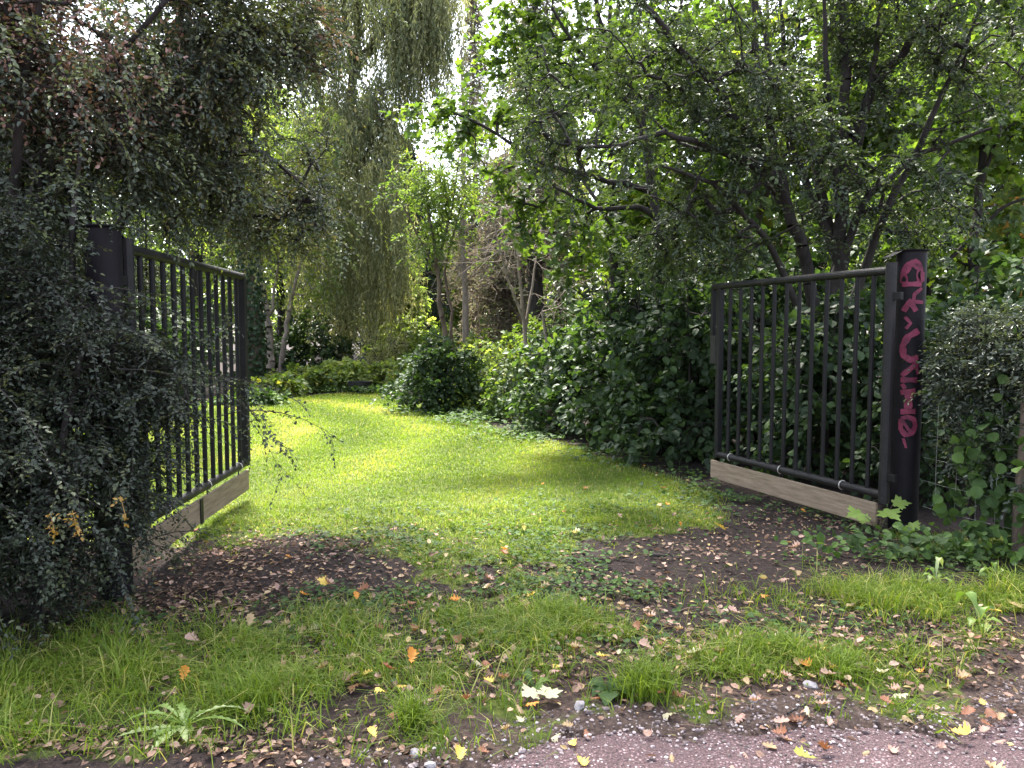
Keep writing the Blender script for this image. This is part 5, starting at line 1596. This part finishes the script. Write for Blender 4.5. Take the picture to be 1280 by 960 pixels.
rosette('dock_plant', 'pale leafy weed in the grass near the right edge', 1225, 780, [(100, .18, .09, 1.3), (200, .16, .07, .6), (330, .14, .06, .5), (60, .15, .08, 1.2), (270, .13, .06, .4)], 'dande', 4, .7, .8)
rosette('dock_plant', 'row of small green weeds at the foot of the wooden fence post', 1245, 722, [(180, .2, .05, 1.0), (120, .18, .05, 1.6), (80, .2, .04, 1.8), (10, .18, .05, .8), (220, .18, .05, .7)], 'dande', 5, .6, .8)
rosette('dock_plant', 'small dark weed in the verge left of the cream maple leaf', 668, 858, [(190, .12, .07, .6), (140, .11, .07, .8), (30, .12, .07, .8), (300, .1, .06, .5)], 'cover', 6, .8, .8)


def maple_seedling():
    g = on_ground(1098, 668)
    g[2] = 0
    rng = np.random.default_rng(31)
    root = thing('maple_seedling', 'pale maple seedling with large lobed leaves at the right gate foot', 'plant', g)
    w, l = MB(), MB()
    heads = [((.0, -.06, .2), .17, (.3, -.8, -.15)), ((-.14, .0, .17), .14, (-.9, -.3, -.1)), ((.12, .02, .24), .13, (.9, -.2, .1)), ((-.05, .05, .1), .11, (-.5, .4, 0)), ((.18, -.1, .1), .12, (.6, -.7, -.1))]
    for p, s, d in heads:
        p = g + np.array(p)
        w.tubes(np.array([[g + [0, 0, -.01], (g + p) / 2 + [0, 0, .03], p]]), np.array([[.004, .003, .002]]), 5)
        l.leaves(MAPLE, p[None], np.array([d], float), np.array([[0, -.5, .9]]), s, 1.25, np.array([.6]))
    w.build('stem', M['bark_mid'], root, g)
    l.build('leaves', M['dande'], root, g)


maple_seedling()


def misc():
    rng = np.random.default_rng(14)
    v, f = icosa()

    def blob(name, label, cat, x, y, sc, mat, seed, flat=0):
        r = np.random.default_rng(seed)
        bm = bpy.data.meshes.new(name)
        import bmesh
        b = bmesh.new()
        bmesh.ops.create_icosphere(b, subdivisions=3, radius=1)
        g = on_ground(x, y); g[2] = float(ground_z(g[None, :2])[0])
        planes = unit(r.standard_normal((9, 3)))
        for q in b.verts:
            p = np.array(q.co)
            k = 1 + .3 * float(wob(p, 1.3, seed)) + .1 * float(wob(p, 3.3, seed))
            p = p * k
            for pl in planes:
                p = p - pl * max(float(p @ pl) - .72, 0)
            q.co = Vector(p * np.array(sc))
            q.co.z = max(q.co.z, -sc[2] * .4)
        b.to_mesh(bm); b.free()
        o = link(name, bm, M[mat])
        o.location = g + [0, 0, sc[2] * .3]
        o.rotation_euler.z = r.uniform(0, 6)
        tag(o, label, cat)
    blob('stone', 'light grey angular stone on the verge beside the cream leaf', 'stone', 724, 882, (.034, .024, .024), 'stone', 1)
    blob('stone', 'pale stone at the gravel edge right of the large tussock', 'stone', 942, 873, (.024, .02, .024), 'stone', 2)
    blob('stone', 'small dark grey stone on the gravel by a twig', 'stone', 519, 942, (.025, .02, .022), 'stone', 3)
    blob('stone', 'small whitish stone at the bottom edge left of the yellow leaf', 'stone', 538, 952, (.022, .02, .02), 'stone', 4)
    blob('stone', 'flat brown stone lying among the ivy in the gateway', 'stone', 683, 706, (.09, .06, .015), 'bark_mid', 5)
    blob('stone', 'bluish stone at the far right gravel edge', 'stone', 1015, 857, (.035, .02, .02), 'stone', 6)
    blob('stone', 'white stone alone on the gravel at the bottom right', 'stone', 1218, 952, (.022, .018, .016), 'stone', 7)
    # twigs
    for (x0, y0, x1, y1, r, lab) in ((488, 947, 530, 928, .004, 'thin dark twig on the gravel beside the small tussock'), (513, 826, 552, 818, .007, 'short dark stick on the soil behind the glowing leaf'), (985, 893, 1008, 882, .005, 'crooked grey twig on the verge at right'),
                                     (1015, 800, 1040, 808, .007, 'flat pale bark piece in the right verge'), (556, 897, 580, 890, .004, 'short twig behind the small tussock'), (812, 693, 842, 697, .014, 'dark stick half sunk in the right soil patch')):
        a, b = on_ground(x0, y0, .015), on_ground(x1, y1, .015)
        t = np.linspace(0, 1, 6)[:, None]
        P = a * (1 - t) + b * t + rng.standard_normal((6, 3)) * r * .9 + UP * .006
        m = MB().tubes(P[None], (r * np.linspace(1, .5, 6))[None], 7, caps=True)
        o = m.build('twig', M['bark'] if r > .0045 else M['bark_mid'], None, a, smooth=True)
        o.location = a
        tag(o, lab, 'twig')
    # stalk with leaf-like cap
    # far border: black tub and stumps
    g = on_ground(450, 491)
    root = MB()
    n = 24
    zs = [0, .24, .3, .3, .27]; rs = [.22, .25, .26, .23, .22]
    a = np.linspace(0, 2 * np.pi, n, endpoint=False)
    V = np.array([[g[0] + r * np.cos(t) * 1.25, g[1] + r * np.sin(t) * .8, z] for z, r in zip(zs, rs) for t in a])
    q = np.array([[k * n + i, k * n + (i + 1) % n, (k + 1) * n + (i + 1) % n, (k + 1) * n + i] for k in range(4) for i in range(n)])
    root.add(V, [q, np.array([[4 * n + i for i in range(n)]])])
    o = root.build('planter_tub', M['black'], None, g)
    o.location = g
    tag(o, 'low black tub at the far edge of the lawn', 'tub')
    for (x, y0, y1, w, Y, lab) in ((495, 475, 449, .17, 23.0, 'dark square-cut stump among bright plants, the left one'), (511, 473, 448, .15, 23.6, 'dark stump beside the rounded bush, the right one')):
        p0 = at(x, y0, Y); h = at(x, y1, Y)[2]
        m = MB()
        zz = np.array([-.05, .2, h * .6, h - .02, h])
        P = np.stack([np.full(5, p0[0]), np.full(5, Y), zz], -1)
        m.tubes(P[None], np.array([[w * 1.25, w * 1.05, w, w, w * .9]]), 9, caps=True)
        b = np.array([p0[0], Y, 0])
        o = m.build('tree_stump', M['stump'], None, b)
        o.location = b
        tag(o, lab, 'stump', 'dark stumps beyond the lawn')


misc()


# ------------------------------------------------------------------ light, sky, camera
SUN_DIR = unit(np.array([-.22, .62, 1.35]))
elev = math.asin(SUN_DIR[2]); az = math.atan2(SUN_DIR[0], SUN_DIR[1])
w = bpy.data.worlds.new('World')
SC.world = w
w.use_nodes = True
nt = w.node_tree
nt.nodes.clear()
out = nt.nodes.new('ShaderNodeOutputWorld')
bg = nt.nodes.new('ShaderNodeBackground')
sky = nt.nodes.new('ShaderNodeTexSky')
sky.sky_type = 'NISHITA'
sky.sun_disc = False
sky.sun_elevation = elev
sky.sun_rotation = az
sky.air_density = 1.0
sky.dust_density = 3.0
hs = nt.nodes.new('ShaderNodeHueSaturation')      # thin bright cloud veil takes most of the blue out
hs.inputs['Saturation'].default_value = .5
hs.inputs['Value'].default_value = 1.15
nt.links.new(sky.outputs[0], hs.inputs['Color'])
nt.links.new(hs.outputs[0], bg.inputs['Color'])
bg.inputs['Strength'].default_value = .14
nt.links.new(bg.outputs[0], out.inputs[0])
sl = bpy.data.lights.new('sun', 'SUN')
sl.energy = 4.8
sl.angle = math.radians(8)
sl.color = (1, .95, .84)
so = bpy.data.objects.new('sun', sl)
COL.objects.link(so)
so.rotation_euler = Vector(SUN_DIR).to_track_quat('Z', 'Y').to_euler()
so.location = (10, 12, 20)

cam = bpy.data.cameras.new('camera')
cam.sensor_width = 36
cam.lens = 36 * F_PX / 1280
cam.clip_start = .05
cam.clip_end = 600
co = bpy.data.objects.new('camera', cam)
COL.objects.link(co)
co.location = (0, 0, CAM_H)
co.rotation_euler = (math.pi / 2 - PITCH, 0, 0)
SC.camera = co
vs = SC.view_settings
vs.view_transform = 'Standard'
vs.look = 'None'
vs.exposure = 2.42
vs.gamma = 1
vs.use_curve_mapping = False

DENOISE = True
cy = SC.cycles
cy.use_denoising = DENOISE
try:
    cy.denoiser = 'OPENIMAGEDENOISE'
except Exception:
    pass
cy.max_bounces = 7
cy.diffuse_bounces = 4
cy.glossy_bounces = 2
cy.transmission_bounces = 4
cy.transparent_max_bounces = 4
cy.caustics_reflective = False
cy.caustics_refractive = False
cy.use_adaptive_sampling = True
cy.adaptive_threshold = .01
